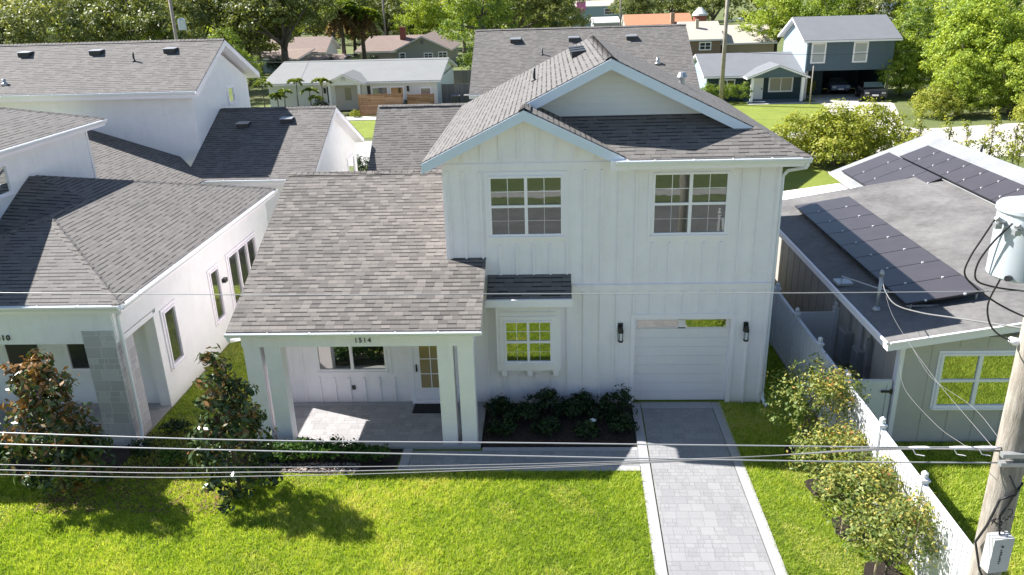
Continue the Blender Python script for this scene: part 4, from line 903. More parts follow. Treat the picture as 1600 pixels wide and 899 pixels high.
BD = [(-3.45,-.55,.55,'dark shrub in the bed closest to the porch column'),(-3.3,-1.45,.5,'low dark shrub at the front left corner of the mulch bed'),(-2.75,-.9,.62,'spiky leaved shrub in the bed below the left bay bracket'),(-2.25,-.42,.78,'tallest dark shrub under the middle of the bay window'),(-2.2,-1.5,.5,'low shrub at the bed front below the bay window'),(-1.65,-.75,.6,'rounded shrub in the bed below the right bay bracket'),(-1.3,-.4,.6,'dark shrub against the wall right of the bay window'),(-1.2,-1.6,.4,'smallest shrub at the middle front of the mulch bed'),(-.75,-.85,.55,'shrub in the bed between path light and garage'),(-.35,-.5,.82,'tall dark shrub against the left garage trim'),(-.3,-1.45,.5,'shrub with yellowish tips at the bed corner by the driveway')]
for i, (x, y, h, lab) in enumerate(BD):
    h *= .85
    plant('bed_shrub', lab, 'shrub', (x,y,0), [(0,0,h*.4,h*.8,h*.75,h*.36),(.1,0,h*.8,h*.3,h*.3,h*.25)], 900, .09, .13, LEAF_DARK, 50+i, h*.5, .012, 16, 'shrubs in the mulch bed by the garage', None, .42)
PD = [(-8.95,-2.62,.4),(-8.4,-2.68,.42),(-7.85,-2.72,.5),(-7.3,-2.72,.5),(-6.75,-2.7,.38),(-6.25,-2.75,.36)]
PL_ = ['leftmost green shrub in front of the porch columns','second green shrub from the left in front of the porch','bright green shrub, third from the left in front of the porch','bright green shrub, fourth from the left in front of the porch','small shrub, fifth from the left in front of the porch','small shrub beside the left end of the walkway']
for i, (x, y, h) in enumerate(PD):
    plant('porch_shrub', PL_[i], 'shrub', (x,y,0), [(0,0,h*.6,h*.85,h*.62,h*.5)], 800, .085, .12, LEAF_SHRUB, 70+i, h*.5, .012, 16, 'shrubs in front of the porch', None, .5)
ND = [(-16.4,-2.9,.5,'shrub under the left edge of the porch of house 1510'),(-15.4,-2.8,.45,'shrub left of the magnolia below the porch of house 1510'),(-12.0,-2.6,.55,'dark shrub just right of the stone pillar'),(-11.7,-1.6,.5,'dark shrub by the foot of the white downspout of house 1510'),(-11.2,-2.9,.45,'low shrub in the side yard left of the right magnolia'),(-10.4,-2.8,.45,'low shrub in the shade beside the right magnolia'),(-16.9,-3.6,.45,'bright yellow green shrub at the far left lawn edge')]
for i, (x, y, h, lab) in enumerate(ND):
    plant('yard_shrub', lab, 'shrub', (x,y,0), [(0,0,h*.5,h*.7,h*.6,h*.45)], 500, .085, .12, LEAF_YEL if i == 6 else LEAF_DARK if i in (2,3) else LEAF_SHRUB, 90+i, h*.5, .012, 16, 'shrubs in front of house 1510', None, .5)
m = MB(); m.tube([(-1.02,-1.22,0),(-1.02,-1.22,.18)], .015, 6); m.tube([(-1.02,-1.22,.18),(-1.02,-1.22,.2),(-1.02,-1.22,.24)], [.07,.085,.02], 12)
tag(m.build('path_light', LAMPG), 'small white round cap standing in the dark mulch bed', 'path light')
# mulch chips / stones in the beds
def scatter(name, label, x0, x1, y0, y1, n, s, mat, seed, z=.01):
    rng = random.Random(seed); m = MB()
    for i in range(n):
        x, y = rng.uniform(x0,x1), rng.uniform(y0,y1); a = rng.uniform(0,3.14); l = s*rng.uniform(.6,1.5); w_ = l*.4; c, q = math.cos(a), math.sin(a); h = l*.25
        P = [(x+c*l-q*w_,y+q*l+c*w_),(x-c*l-q*w_,y-q*l+c*w_),(x-c*l+q*w_,y-q*l-c*w_),(x+c*l+q*w_,y+q*l-c*w_)]
        m.prism([(a_,b_,z-.01) for a_,b_ in P], [(a_,b_,z+h) for a_,b_ in P])
    return tag(m.build(name, mat), label, name.replace('_',' '), kind='stuff')
scatter('mulch_chips', 'brown mulch chips covering the bed by the garage', -3.75, -.05, -2.1, -.05, 1500, .02, paint('mulch_chip', (.06,.035,.022), .9, .5, scale=30), 1)
scatter('bed_stones', 'small pale stones along the front edge of the porch bed', -9.0, -6.6, -3.25, -2.85, 420, .022, paint('pale_stones', (.33,.27,.23), .9, .35, scale=30), 2)
scatter('leaf_litter', 'brown leaf litter on the bare soil between the two magnolias', -13.5, -9.2, -4.8, -3.0, 1500, .028, paint('litter', (.15,.09,.05), .9, .5, scale=30), 3, .02)
#@@ BACKGROUND
sheet('sidewalk_across', -90, 90, -23.6, -22.3, .0, CONC)
# ================================================================== FAR HOUSES
def simple_house(name, label, x0, x1, y0, y1, eave, ridge, axis, wall, roof, oh=.4, cat='house', wins=(), rname='roof', trimw=.14, trimmat=None, z0=0):
    o = thing(name, label, cat, ((x0+x1)/2, y0, 0)); m = MB(); m.box(x0,x1,y0,y1,z0,eave)
    if axis == 'x':
        yc = (y0+y1)/2; p = (ridge-eave)/((y1-y0)/2+oh); zz = lambda y: ridge-p*abs(y-yc)
        for x, a, b in ((x0,-.1,0),(x1,0,.1)): m.poly(((x,0,0),(0,1),(-1,0)), [(y0,eave),(y1,eave),(y1,zz(y1)-.2),(yc,ridge-.2),(y0,zz(y0)-.2)], a, b)
        polys = [[(x0-oh,y0-oh,zz(y0-oh)),(x1+oh,y0-oh,zz(y0-oh)),(x1+oh,yc,ridge),(x0-oh,yc,ridge)],[(x0-oh,yc,ridge),(x1+oh,yc,ridge),(x1+oh,y1+oh,zz(y1+oh)),(x0-oh,y1+oh,zz(y1+oh))]]
    else:
        xc = (x0+x1)/2; p = (ridge-eave)/((x1-x0)/2+oh); zz = lambda x: ridge-p*abs(x-xc)
        for y, a, b in ((y0,-.1,0),(y1,0,.1)): m.poly(FR(0,y), [(x0,eave),(x1,eave),(x1,zz(x1)-.2),(xc,ridge-.2),(x0,zz(x0)-.2)], a, b)
        polys = [[(x0-oh,y0-oh,zz(x0-oh)),(xc,y0-oh,ridge),(xc,y1+oh,ridge),(x0-oh,y1+oh,zz(x0-oh))],[(xc,y0-oh,ridge),(x1+oh,y0-oh,zz(x1+oh)),(x1+oh,y1+oh,zz(x1+oh)),(xc,y1+oh,ridge)]]
    m.build('wall', wall, o); roof_part(o, polys, roof, rname, th=.04, trim=trimw, trimmat=trimmat)
    for (u0, u1, a, b, n) in wins: window(o, FR(0,y0), u0, u1, a, b, n, True, False, .08, GLASSD, fr=.06)
    return o
# white ranch house across the back street
A = simple_house('white_ranch_house', 'long low white house with pale roof and gabled entry across the back street', -28.6, -12.5, 57, 71, 2.62, 4.05, 'x', CREAM, GREYR, .45)
m = MB(); F = FR(0,57)
for x in (-22.3,-19.55): m.box(x-.12,x+.12,55.3,55.5,0,2.6)
m.box(-22.5,-19.3,55.28,55.5,2.5,2.75); m.poly(FR(0,55.3), [(-22.5,2.74),(-19.3,2.74),(-20.9,3.42)], -.2, 0); m.build('entry_portico', CREAM, A)
roof_part(A, [[(-22.9,55.0,2.62),(-20.9,55.0,3.5),(-20.9,59.5,3.5),(-22.9,59.5,2.62)],[(-20.9,55.0,3.5),(-18.9,55.0,2.62),(-18.9,59.5,2.62),(-20.9,59.5,3.5)]], GREYR, 'entry_roof', trim=.1)
m = MB(); m.ob(FR(0,55.1),-21.05,-20.8,2.9,3.15,-.2,.02); m.build('gable_vent', STEEL, A)
m = MB(); m.ob(F,-22.2,-19.7,.05,2.25,0,.05); m.ob(F,-22.1,-21.6,.3,2.1,.05,.07); m.ob(F,-20.3,-19.85,.3,2.1,.05,.07)
d = m.build('front_door', paint('pale_entry_door',(.45,.42,.38),.5,.06), A); m = MB(); m.ob(F,-21.3,-20.7,.9,2.05,.05,.08); sub(m,'pane',paint('entry_glass',(.25,.22,.17),.2,.1),d)
window(A, F, -18.7, -17.2, .95, 2.05, 1, False, False, .06, glass('grey_blind_glass',(.16,.18,.2),.1)); window(A, F, -16.95, -15.7, .95, 2.05, 1, False, False, .06, GLASSB)
window(A, F, -14.1, -13.1, .9, 1.9, 1, False, False, .05, glass('grey_blind_glass_b',(.2,.18,.18),.08))
for x in (-23.2,-15.25):
    m = MB(); m.ob(F,x-.1,x+.1,1.6,2.1,0,.14); m.build('wall_lantern', DARKM, A)
for x in (-22.85,-19.0):
    m = MB(); m.ob(F,x-.15,x+.15,.7,2.2,0,.03); m.build('shutter', DARKM, A)
def slat_fence(name, label, x0, x1, y, h, mat, cat='fence'):
    o = thing(name, label, cat, ((x0+x1)/2,y,0)); m = MB()
    if mat is WOOD:
        k = int(h/.16)
        for i in range(k): m.box(x0,x1,y-.03,y,.05+i*.16,.05+i*.16+.145)
    else: m.box(x0,x1,y-.03,y,.03,h)
    m.build('slat_panel', mat, o); n = max(2, int((x1-x0)/1.9)+1)
    for i in range(n):
        x = x0+(x1-x0)*i/(n-1); q = MB(); q.box(x-.05,x+.05,y+.005,y+.1,0,h+.03); q.build('post', mat, o)
    return o
slat_fence('cedar_fence', 'long cedar slat privacy screen in front of the white ranch house entry', -19.0, -15.1, 52.5, 1.95, WOOD)
slat_fence('cedar_fence', 'short cedar slat fence at the right end of the white ranch house', -15.1, -12.7, 58.6-3, 1.5, WOOD)
slat_fence('grey_fence', 'weathered grey board fence right of the white ranch house', -12.3, -5.0, 59.0, 1.95, BOARD)
slat_fence('grey_fence', 'weathered grey board fence behind the little patch of lawn by the bright tall tree', -13, -8.5, 72, 2.0, BOARD)
sheet('back_patch_lawn', -12.4, -6, 59.2, 71.8, -.006, LAWN)
for i, x in enumerate((-10.8,-9.6)):
    o = thing('wheelie_bin', ('dark wheeled bin nearer the cedar fence','dark wheeled bin nearer the grey shingle roof')[i], 'bin', (x,57.2,0), 'bins by the grey fence')
    m = MB(); m.prism([(x-.28,56.95,.08),(x+.28,56.95,.08),(x+.28,57.5,.08),(x-.28,57.5,.08)],[(x-.38,56.85,1.05),(x+.38,56.85,1.05),(x+.38,57.6,1.05),(x-.38,57.6,1.05)]); m.build('body', TEAKB, o)
    m = MB(); m.box(x-.42,x+.42,56.8,57.66,1.055,1.12); m.build('lid', FENCEG, o)
    m = MB(); m.tube([(x-.35,57.6,.12),(x-.28,57.6,.12)], .12, 10); m.build('wheel', TYRE, o)
m = MB(); m.box(-20.6,-15.0,50.4,52.3,-.05,.03); struct(m.build('concrete_pad', paint('pale_concrete',(.62,.6,.58),.9,.06)))
m = MB(); m.box(-15.7,-12.5,44.5,50.2,-.05,.03); struct(m.build('white_driveway', MATS['pale_concrete']))
# brown roofed house with brick chimney
Z_ = simple_house('grey_gable_house', 'grey house with a brown roof and front gable behind the white ranch house', -24.0, -16.4, 100, 112, 2.35, 4.35, 'y', TANW, BROWNR, .5, wins=((-23.6,-22.8,1.2,2.0,1),(-20.0,-18.8,1.2,1.9,2),(-17.9,-16.7,1.2,2.0,2)))
m = MB(); m.box(-30.0,-24.1,102,110,0,2.3); m.build('wing_wall', TANW, Z_)
roof_part(Z_, [[(-30.6,101.4,2.25),(-20.4,101.4,2.25),(-20.4,106,4.2),(-29,106,4.2)],[(-29,106,4.2),(-20.4,106,4.2),(-20.4,110.6,2.25),(-30.6,110.6,2.25)]], BROWNR, 'wing_roof')
m = MB(); m.box(-24.2,-23.4,104.6,105.4,3.3,5.3); m.box(-24.28,-23.32,104.52,105.48,5.3,5.42); m.build('chimney', BROWNM, Z_)
m = MB(); m.ob(FR(0,99.99),-20.5,-20.0,3.2,3.7,0,.03); m.build('gable_vent', FENCEG, Z_)
# far white gable house on the left
L_ = simple_house('far_white_gable_house', 'white house with grey brown roof behind the tall bare trunk', -49.5, -35.3, 102, 110, 2.3, 4.35, 'x', CREAM, BROWNR, .5)
m = MB(); m.box(-45.8,-45.1,101.9,102.6,2.6,5.6); m.build('chimney', BROWNM, L_)
roof_part(L_, [[(-47,96.5,2.3),(-37.8,96.5,1.8),(-36.5,101.8,2.9),(-47,101.8,2.9)]], BROWNR, 'porch_roof')
m = MB(); m.box(-46.8,-38.2,97.0,102,0,1.75); m.build('porch_wall', LBLUE, L_)
simple_house('dark_roof_shed', 'low dark roofed building in tree shade left of the white gable house', -58, -49.8, 99, 108, 2.2, 3.9, 'x', TANW, paint('dark_shed_roof',(.05,.05,.055),.9,.2), .4)
simple_house('carport_shed', 'low flat topped shed between the far white gable house and the brown roof', -35.0, -30.5, 93, 99, 1.9, 2.4, 'x', TANW, BROWNR, .3)
simple_house('far_beige_house', 'small beige house glimpsed behind the far power pole', -36, -30, 135, 143, 3.2, 6.2, 'y', CREAM, CREAMR, .4)
# orange and cream roofs
O_ = simple_house('orange_roof_house', 'white walled house with an orange roof behind the townhouse ridge', 10.4, 20.5, 112, 120, 4.1, 5.9, 'x', CREAM, ORANGE, .3)
m = MB(); m.box(17.3,17.9,112.6,113.3,4.4,6.1); m.build('chimney', paint('tan_chimney',(.4,.28,.2),.85,.1), O_)
Y_ = simple_house('cream_roof_house', 'brown walled house with a cream roof just right of the townhouse roof', 15.6, 20.2, 88, 97, 3.6, 5.6, 'x', BRICKW, CREAMR, .35, wins=((17.5,18.9,2.3,3.2,2),))
m = MB(); m.box(17.3,17.7,90.5,90.9,4.4,5.9); m.build('chimney', paint('cream_chimney',(.5,.42,.33),.85,.1), Y_)
simple_house('cream_annex_house', 'long cream roofed house right of the street light pole', 20.9, 27.5, 90, 100, 2.9, 4.9, 'x', paint('tan_wood_wall',(.4,.3,.2),.85,.1), CREAMR, .35)
C_ = simple_house('white_warehouse', 'white commercial building with pale blue front at the top of the picture', 3.2, 15.0, 165, 180, 6.2, 7.2, 'x', LBLUE, CREAMR, .2, 'building', wins=((10.5,13.6,4.4,5.6,2),))
m = MB(); m.ob(FR(0,164.9),4.4,6.4,5.4,7.2,0,.2); m.ob(FR(0,164.9),5.1,5.7,4.8,5.4,0,.2); m.build('pink_sign', PINK, C_)
simple_house('grey_flat_building', 'low white and grey building in front of the pale blue warehouse', 6.8, 11.5, 140, 150, 3.8, 4.6, 'x', paint('grey_building_wall',(.35,.36,.38),.8,.1), CREAM, .3, 'building')
simple_house('far_white_building', 'bright white building among the trees at the upper right', 56.5, 61, 125, 135, 4.2, 6.2, 'x', LBLUE, paint('blue_metal_roof',(.22,.30,.45),.5,.08), .3, 'building')
simple_house('far_white_building', 'narrow white building right of the blue metal roof at the upper right', 62.5, 66.5, 122, 130, 6.0, 7.6, 'y', CREAM, CREAM, .3, 'building')
T_ = thing('water_tank', 'rust red round tank with a white lid beyond the cream roofs', 'tank', (24.6,128,0))
m = MB(); m.tube([(24.6,128,0),(24.6,128,5.0)], 1.2, 20); m.build('tank_body', paint('rust_tank',(.28,.09,.06),.7,.2), T_)
m = MB(); m.tube([(24.6,128,5.0),(24.6,128,5.3),(24.6,128,6.3)], [1.35,1.3,.35], 20); m.build('tank_lid', CREAM, T_)
# ------------------------------------------------ blue house
D = thing('blue_house', 'navy blue house with upper storey over a carport, pale grey roofs and white entry', 'house', (21,57,0))
m = MB(); m.box(12.8,21.6,57.4,66,0,2.3); m.poly(((12.8,0,0),(0,1),(-1,0)), [(57.4,2.3),(66,2.3),(61.7,3.75)], 0, .1); m.build('wall', NAVY, D)
m = MB(); m.box(12.70,12.79,57.4,66,0,2.3); m.poly(((12.7,0,0),(0,1),(-1,0)), [(57.4,2.3),(66,2.3),(61.7,3.75)], 0, .05); m.build('side_wall', LBLUE, D)
zb2 = lambda y: 3.95-.33*abs(y-61.7)
roof_part(D, [[(12.3,56.7,zb2(56.7)),(21.6,56.7,zb2(56.7)),(21.6,61.7,3.95),(12.3,61.7,3.95)],[(12.3,61.7,3.95),(21.6,61.7,3.95),(21.6,66.7,zb2(66.7)),(12.3,66.7,zb2(66.7))]], BLUER, 'roof', trim=.14)
roof_part(D, [[(15.9,55.2,2.3),(18.7,55.2,3.35),(18.7,58.5,3.35),(15.9,58.5,2.3)],[(18.7,55.2,3.35),(21.5,55.2,2.3),(21.5,58.5,2.3),(18.7,58.5,3.35)]], BLUER, 'entry_roof', trim=.16)
m = MB(); m.poly(FR(0,55.5), [(16.3,2.2),(21.1,2.2),(21.1,2.25),(18.7,3.12),(16.3,2.25)], -.15, 0); m.build('entry_gable', BLUEW, D)
for x in (16.45,20.95):
    m = MB(); m.box(x-.12,x+.12,55.35,55.58,0,2.2); m.build('entry_column', TRIM, D)
m = MB(); F = FR(0,57.4); m.ob(F,16.9,17.95,.05,2.1,0,.05); d = m.build('front_door', TRIM, D); m = MB(); m.box(17.78,17.86,57.28,57.35,.95,1.1); sub(m,'handle',DARKM,d)
window(D, F, 18.5, 20.6, .75, 2.0, 2, False, False, .07, paint('curtained_glass',(.33,.31,.25),.3,.1)); window(D, F, 13.9, 15.3, 1.1, 1.9, 2, False, False, .05, GLASSD)
m = MB(); m.box(16.2,21.2,55.3,57.38,-.05,.08); m.build('entry_slab', BLUEW, D)
m = MB(); m.box(21.6,29.3,57,64.5,2.55,5.25); 
m.poly(((29.3,0,0),(0,1),(-1,0)), [(57,5.25),(64.5,5.25),(60.75,6.95)], 0, .1); m.build('upper_wall', BLUEW, D)
m = MB(); m.box(21.5,21.597,57,64.5,2.3,5.25); m.poly(((21.5,0,0),(0,1),(-1,0)), [(57,5.25),(64.5,5.25),(60.75,6.95)], -.09, .0); m.build('upper_side_wall', LBLUE, D)
zb3 = lambda y: 7.15-.43*abs(y-60.75)
roof_part(D, [[(21.0,56.4,zb3(56.4)),(29.7,56.4,zb3(56.4)),(29.7,60.75,7.15),(21.0,60.75,7.15)],[(21.0,60.75,7.15),(29.7,60.75,7.15),(29.7,65.1,zb3(65.1)),(21.0,65.1,zb3(65.1))]], BLUER, 'upper_roof', trim=.16)
F = FR(0,57)
for x in (22.0,25.75): window(D, F, x, x+1.15, 3.3, 4.95, 1, True, False, .09, paint('window_shade%d' % int(x),(.42,.42,.43),.4,.05))
m = MB(); m.box(21.6,24.4,60.6,60.8,0,2.5); m.box(24.3,29.3,64.3,64.5,0,2.5); m.box(29.1,29.3,58,64.2,0,2.5); m.box(24.3,24.45,60.8,64.3,0,2.5); m.build('carport_wall', NAVY, D)
for x in (21.75,29.15):
    m = MB(); m.box(x-.1,x+.1,57.05,57.25,0,2.55); m.build('carport_post', TAUPE, D)
m = MB(); m.tube([(21.2,55.2,2.2),(21.15,55.6,2.0),(21.15,55.75,.1)], .05, 6); m.build('downspout', TRIM, D)
polysheet('blue_house_driveway', [(22.3,60),(29,60),(28.3,53),(24.6,42),(24.8,40.1),(19.9,40.1),(20.7,45),(22.3,53.5)], .0, SAND)
m = MB(); m.box(16.0,23.0,54.4,55.1,-.05,.02); struct(m.build('front_path', CONC))
polysheet('sandy_verge', [(19,30.6),(60,29),(60,44),(33,42),(25,40.3),(19,40.2)], .004, SAND)
# cars in the carport
def car(name, label, x, y, rz, body, sc=1.0):
    o = thing(name, label, 'car', (0,0,0), None)
    prof = [(-2.2,.45),(-2.25,.75),(-2.1,.98),(-1.2,1.06),(-.75,1.42),(.55,1.48),(1.35,1.08),(2.1,.96),(2.22,.6),(2.15,.42)]
    m = MB(); n = len(prof); wv = lambda z: .88 if z < 1.0 else .88-(z-1.0)*.42
    Lf = [(px_, -wv(z), z) for px_, z in prof]; Rt = [(px_, wv(z), z) for px_, z in prof]
    m.prism([(p[0],-wv(p[2]),p[2]) for p in Lf], [(p[0],wv(p[2]),p[2]) for p in Rt]); b = m.build('body', body, o)
    bv = b.modifiers.new('bevel','BEVEL'); bv.width = .06; bv.segments = 2
    m = MB(); m.face([(-1.14,-.84,1.09),(-.74,-.72,1.405),(-.74,.72,1.405),(-1.14,.84,1.09)]); m.v = [(a-.02,b_,c+.02) for a,b_,c in m.v]; m.build('rear_window', GLASSC, o)
    m = MB(); m.face([(1.30,-.84,1.11),(.57,-.70,1.465),(.57,.70,1.465),(1.30,.84,1.11)]); m.v = [(a+.02,b_,c+.02) for a,b_,c in m.v]; m.build('windscreen', GLASSC, o)
    for s in (-1,1):
        m = MB(); m.face([(-1.0,s*.875,1.08),(-.68,s*.735,1.38),(.5,s*.72,1.43),(1.1,s*.87,1.08)]); m.v = [(a,b_+s*.012,c) for a,b_,c in m.v]; m.build('side_window', GLASSC, o)
        m = MB(); m.box(2.14,2.25,s*.5,s*.8,.68,.82); m.build('headlight', STEEL, o)
        m = MB(); m.box(-2.27,-2.2,s*.55,s*.82,.78,.92); m.build('tail_light', paint('tail_red%d%d' % (s, int(x)),(.3,.02,.02),.3,.1), o)
        for xx in (-1.35,1.35):
            m = MB(); m.tube([(xx,s*.72,.33),(xx,s*.93,.33)], .33, 18); w_ = m.build('wheel', TYRE, o); m = MB(); m.tube([(xx,s*.935,.33),(xx,s*.94,.33)], .19, 12); sub(m,'rim',STEEL,w_)
    m = MB(); m.box(2.2,2.26,-.25,.25,.5,.62); m.build('number_plate', TRIM, o)
    for c in o.children: c.matrix_parent_inverse = Matrix.Identity(4)
    o.location = (x,y,0); o.rotation_euler = (0,0,rz); o.scale = (sc,)*3; return o
car('parked_car', 'black car parked at the mouth of the carport under the blue house', 27.5, 56.6, R(-100), CARP, 1.05)
car('parked_car', 'blue grey car parked deep in the shade of the carport', 25.9, 61.6, R(-92), CARB)
# far right house
E_ = thing('pale_blue_house', 'pale house with grey roof half hidden behind big bushes at the right edge', 'house', (48,64,0))
m = MB(); m.box(42.4,56,64,72,0,2.4); m.build('wall', LBLUE, E_); window(E_, FR(0,64), 43.6, 46.0, .9, 1.9, 2, False, False, .08)
zf3 = lambda y: 4.5-.42*abs(y-68)
roof_part(E_, [[(41.8,63,zf3(63)),(57,63,zf3(63)),(57,68,4.5),(41.8,68,4.5)],[(41.8,68,4.5),(57,68,4.5),(57,73,zf3(73)),(41.8,73,zf3(73))]], BLUER)
m = MB(); m.slab([(43.3,62.8,2.0),(46.8,62.8,2.0),(46.8,63.95,2.25),(43.3,63.95,2.25)], -.05, 0); m.build('awning', TRIM, E_)
# ------------------------------------------------ poles
def far_pole(label, x, y, h, r=.16, trans=None, lamp=None, arms=True):
    o = thing('utility_pole', label, 'utility pole', (x,y,0)); m = MB(); m.tube([(x,y,-.2),(x,y,h)], [r*1.2,r*.85], 10); m.build('pole', POLEW, o, True)
    if arms:
        m = MB(); m.box(x-1.1,x+1.1,y-.08,y+.08,h-.7,h-.55); m.build('cross_arm', POLEW, o)
    if trans:
        m = MB(); z = trans[1]; tx = x+trans[0]; m.tube([(tx,y-.1,z-.5),(tx,y-.1,z+.35),(tx,y-.1,z+.48)], [.34,.34,.15], 16); q = m.build('transformer', CAN, o)
    if lamp:
        m = MB(); m.tube([(x,y,lamp),(x+.5,y-.3,lamp+.45),(x+1.0,y-.5,lamp+.5)], .04, 6); m.tube([(x+.9,y-.5,lamp+.5),(x+1.1,y-.55,lamp+.48),(x+1.4,y-.6,lamp+.42)], [.08,.16,.06], 8); m.build('lamp_head', STEEL, o)
    return o
far_pole('utility pole carrying a pale transformer behind the left rear roof', -34.4, 52, 12.5, .15, (.75,8.35))
far_pole('tall utility pole with a street light in front of the blue house', 13.6, 59.0-4.2, 11.5, .17, None, 6.9)
far_pole('distant thin utility pole behind the brown roof', -29.0, 118, 14, .16)
far_pole('distant slim pole left of the orange roof', 9.2, 110, 12, .12, arms=False)
far_pole('short pale pole standing at the corner of the carport', 21.3, 54.0, 3.3, .06, arms=False)
wire('grey wire strung in front of the white ranch house roof', [(-34.4,52,6.2),(-28,50,5.2),(-8,46,5.3)], .02, CABLE)
wire('dark wire crossing the front of the blue house upper storey', [(13.6,54.8,4.6),(24,53,4.3),(40,50,5.2)], .02, CABLE)
wire('upper far wire running between trees at the top of the picture', [(-34.4,52,11.5),(-29,85,10.4),(-10,100,11.5)], .02, CABLE)

# ================================================================== TREES
def ball(cx, cy, cz, rx, ry=None, rz=None): return (cx, cy, cz, rx, ry or rx, rz or rx)
tree_kind('oak', [ball(0,0,8.5,4.5,4.5,3.0),ball(3.6,1,7.2,3.0,3.0,2.4),ball(-3.6,-1,7.4,3.1,3.1,2.5),ball(1,-3.6,6.8,3.0,2.8,2.4),ball(-1,3.6,7.8,3,3,2.3),ball(0,0,10.8,2.8,2.8,1.8),ball(-2,-3,4.6,2.4,2.2,1.6),ball(3,-2.5,4.4,2.2,2.2,1.5)], 15000, .34, .85, LEAF_OAK, 5.0, .45, 101, 48)
tree_kind('olive', [ball(0,0,7.6,3.8,3.8,3.0),ball(2.8,-.5,6.2,2.6,2.6,2.4),ball(-2.8,.5,6.0,2.7,2.7,2.3),ball(.5,-2.8,5.0,2.8,2.4,2.2),ball(0,0,10,2.2,2.2,1.8),ball(-1.5,-2.2,3.4,2.2,2,1.5)], 13000, .28, .7, LEAF_OLIVE, 4.0, .35, 102, 45)
tree_kind('lime', [ball(0,0,5.8,3.2,3.2,2.5),ball(2.2,-.4,4.6,2.3,2.3,2.1),ball(-2.3,.3,4.4,2.3,2.3,2.0),ball(.2,-2.2,3.8,2.2,2,1.9),ball(0,.2,7.6,1.9,1.9,1.6)], 12000, .24, .6, LEAF_LIME, 2.6, .28, 103, 45)
tree_kind('bushy', [ball(0,0,3.6,2.6,2.6,2.4),ball(2.0,0,2.8,1.9,1.9,2.0),ball(-2.0,-.2,2.6,1.9,1.9,2.0),ball(.2,-2.0,2.0,2.2,1.7,1.7),ball(0,0,5.4,1.7,1.7,1.5),ball(1.4,-1.2,4.6,1.3,1.2,1.2),ball(0,-.8,1.1,2.6,1.9,1.2)], 26000, .19, .42, LEAF_LIME, 1.6, .2, 104, 40)
tree_kind('mid', [ball(0,0,4.6,2.9,2.9,2.6),ball(2.2,.2,3.4,2.1,2.1,2.2),ball(-2.3,-.2,3.2,2.2,2.2,2.2),ball(0,-2.2,2.8,2.4,1.9,2.1),ball(.3,0,7.0,1.9,1.9,1.7)], 13000, .22, .55, LEAF_MID, 2.2, .25, 105, 42)
tree_kind('tall', [ball(0,0,11.5,2.8,2.8,2.6),ball(.6,0,8.6,3.6,3.2,2.6),ball(-1.2,-.4,6.0,3.6,3.0,2.6),ball(1.4,-.4,3.6,3.2,2.8,2.4),ball(-.6,-.9,2.2,2.6,2.2,1.8),ball(-2.3,-.5,8.8,1.9,1.9,1.7),ball(2.6,.0,6.3,2.0,2.0,1.9)], 19000, .26, .65, LEAF_MID, 7.0, .4, 106, 45)
tree_kind('shrubby', [ball(0,0,1.3,1.3,1.3,1.1),ball(.9,0,.8,1.0,.9,.85),ball(-.9,.1,.8,1.0,.95,.8),ball(.1,-.7,.5,1.2,.8,.6)], 8500, .12, .3, LEAF_YEL, .6, .06, 107, 30)
tree_kind('darkbush', [ball(0,0,1.3,1.2,1.2,1.1),ball(.8,0,1.0,.8,.8,.8),ball(-.8,0,.9,.85,.85,.8)], 3600, .13, .3, LEAF_DARK, .5, .06, 108, 30)
tree_kind('hedge', [ball(-1.5,0,.75,.9,.55,.75),ball(-.5,0,.75,.9,.55,.75),ball(.5,0,.75,.9,.55,.75),ball(1.5,0,.75,.9,.55,.75)], 6000, .10, .2, LEAF_MID, .4, .05, 109, 30)
tree_kind('sapling', [ball(0,0,1.7,.5,.5,.9),ball(.15,0,2.8,.3,.3,.6),ball(-.2,0,.8,.4,.4,.5)], 620, .14, .26, LEAF_YEL, 2.8, .025, 110, 18, limbs=10)
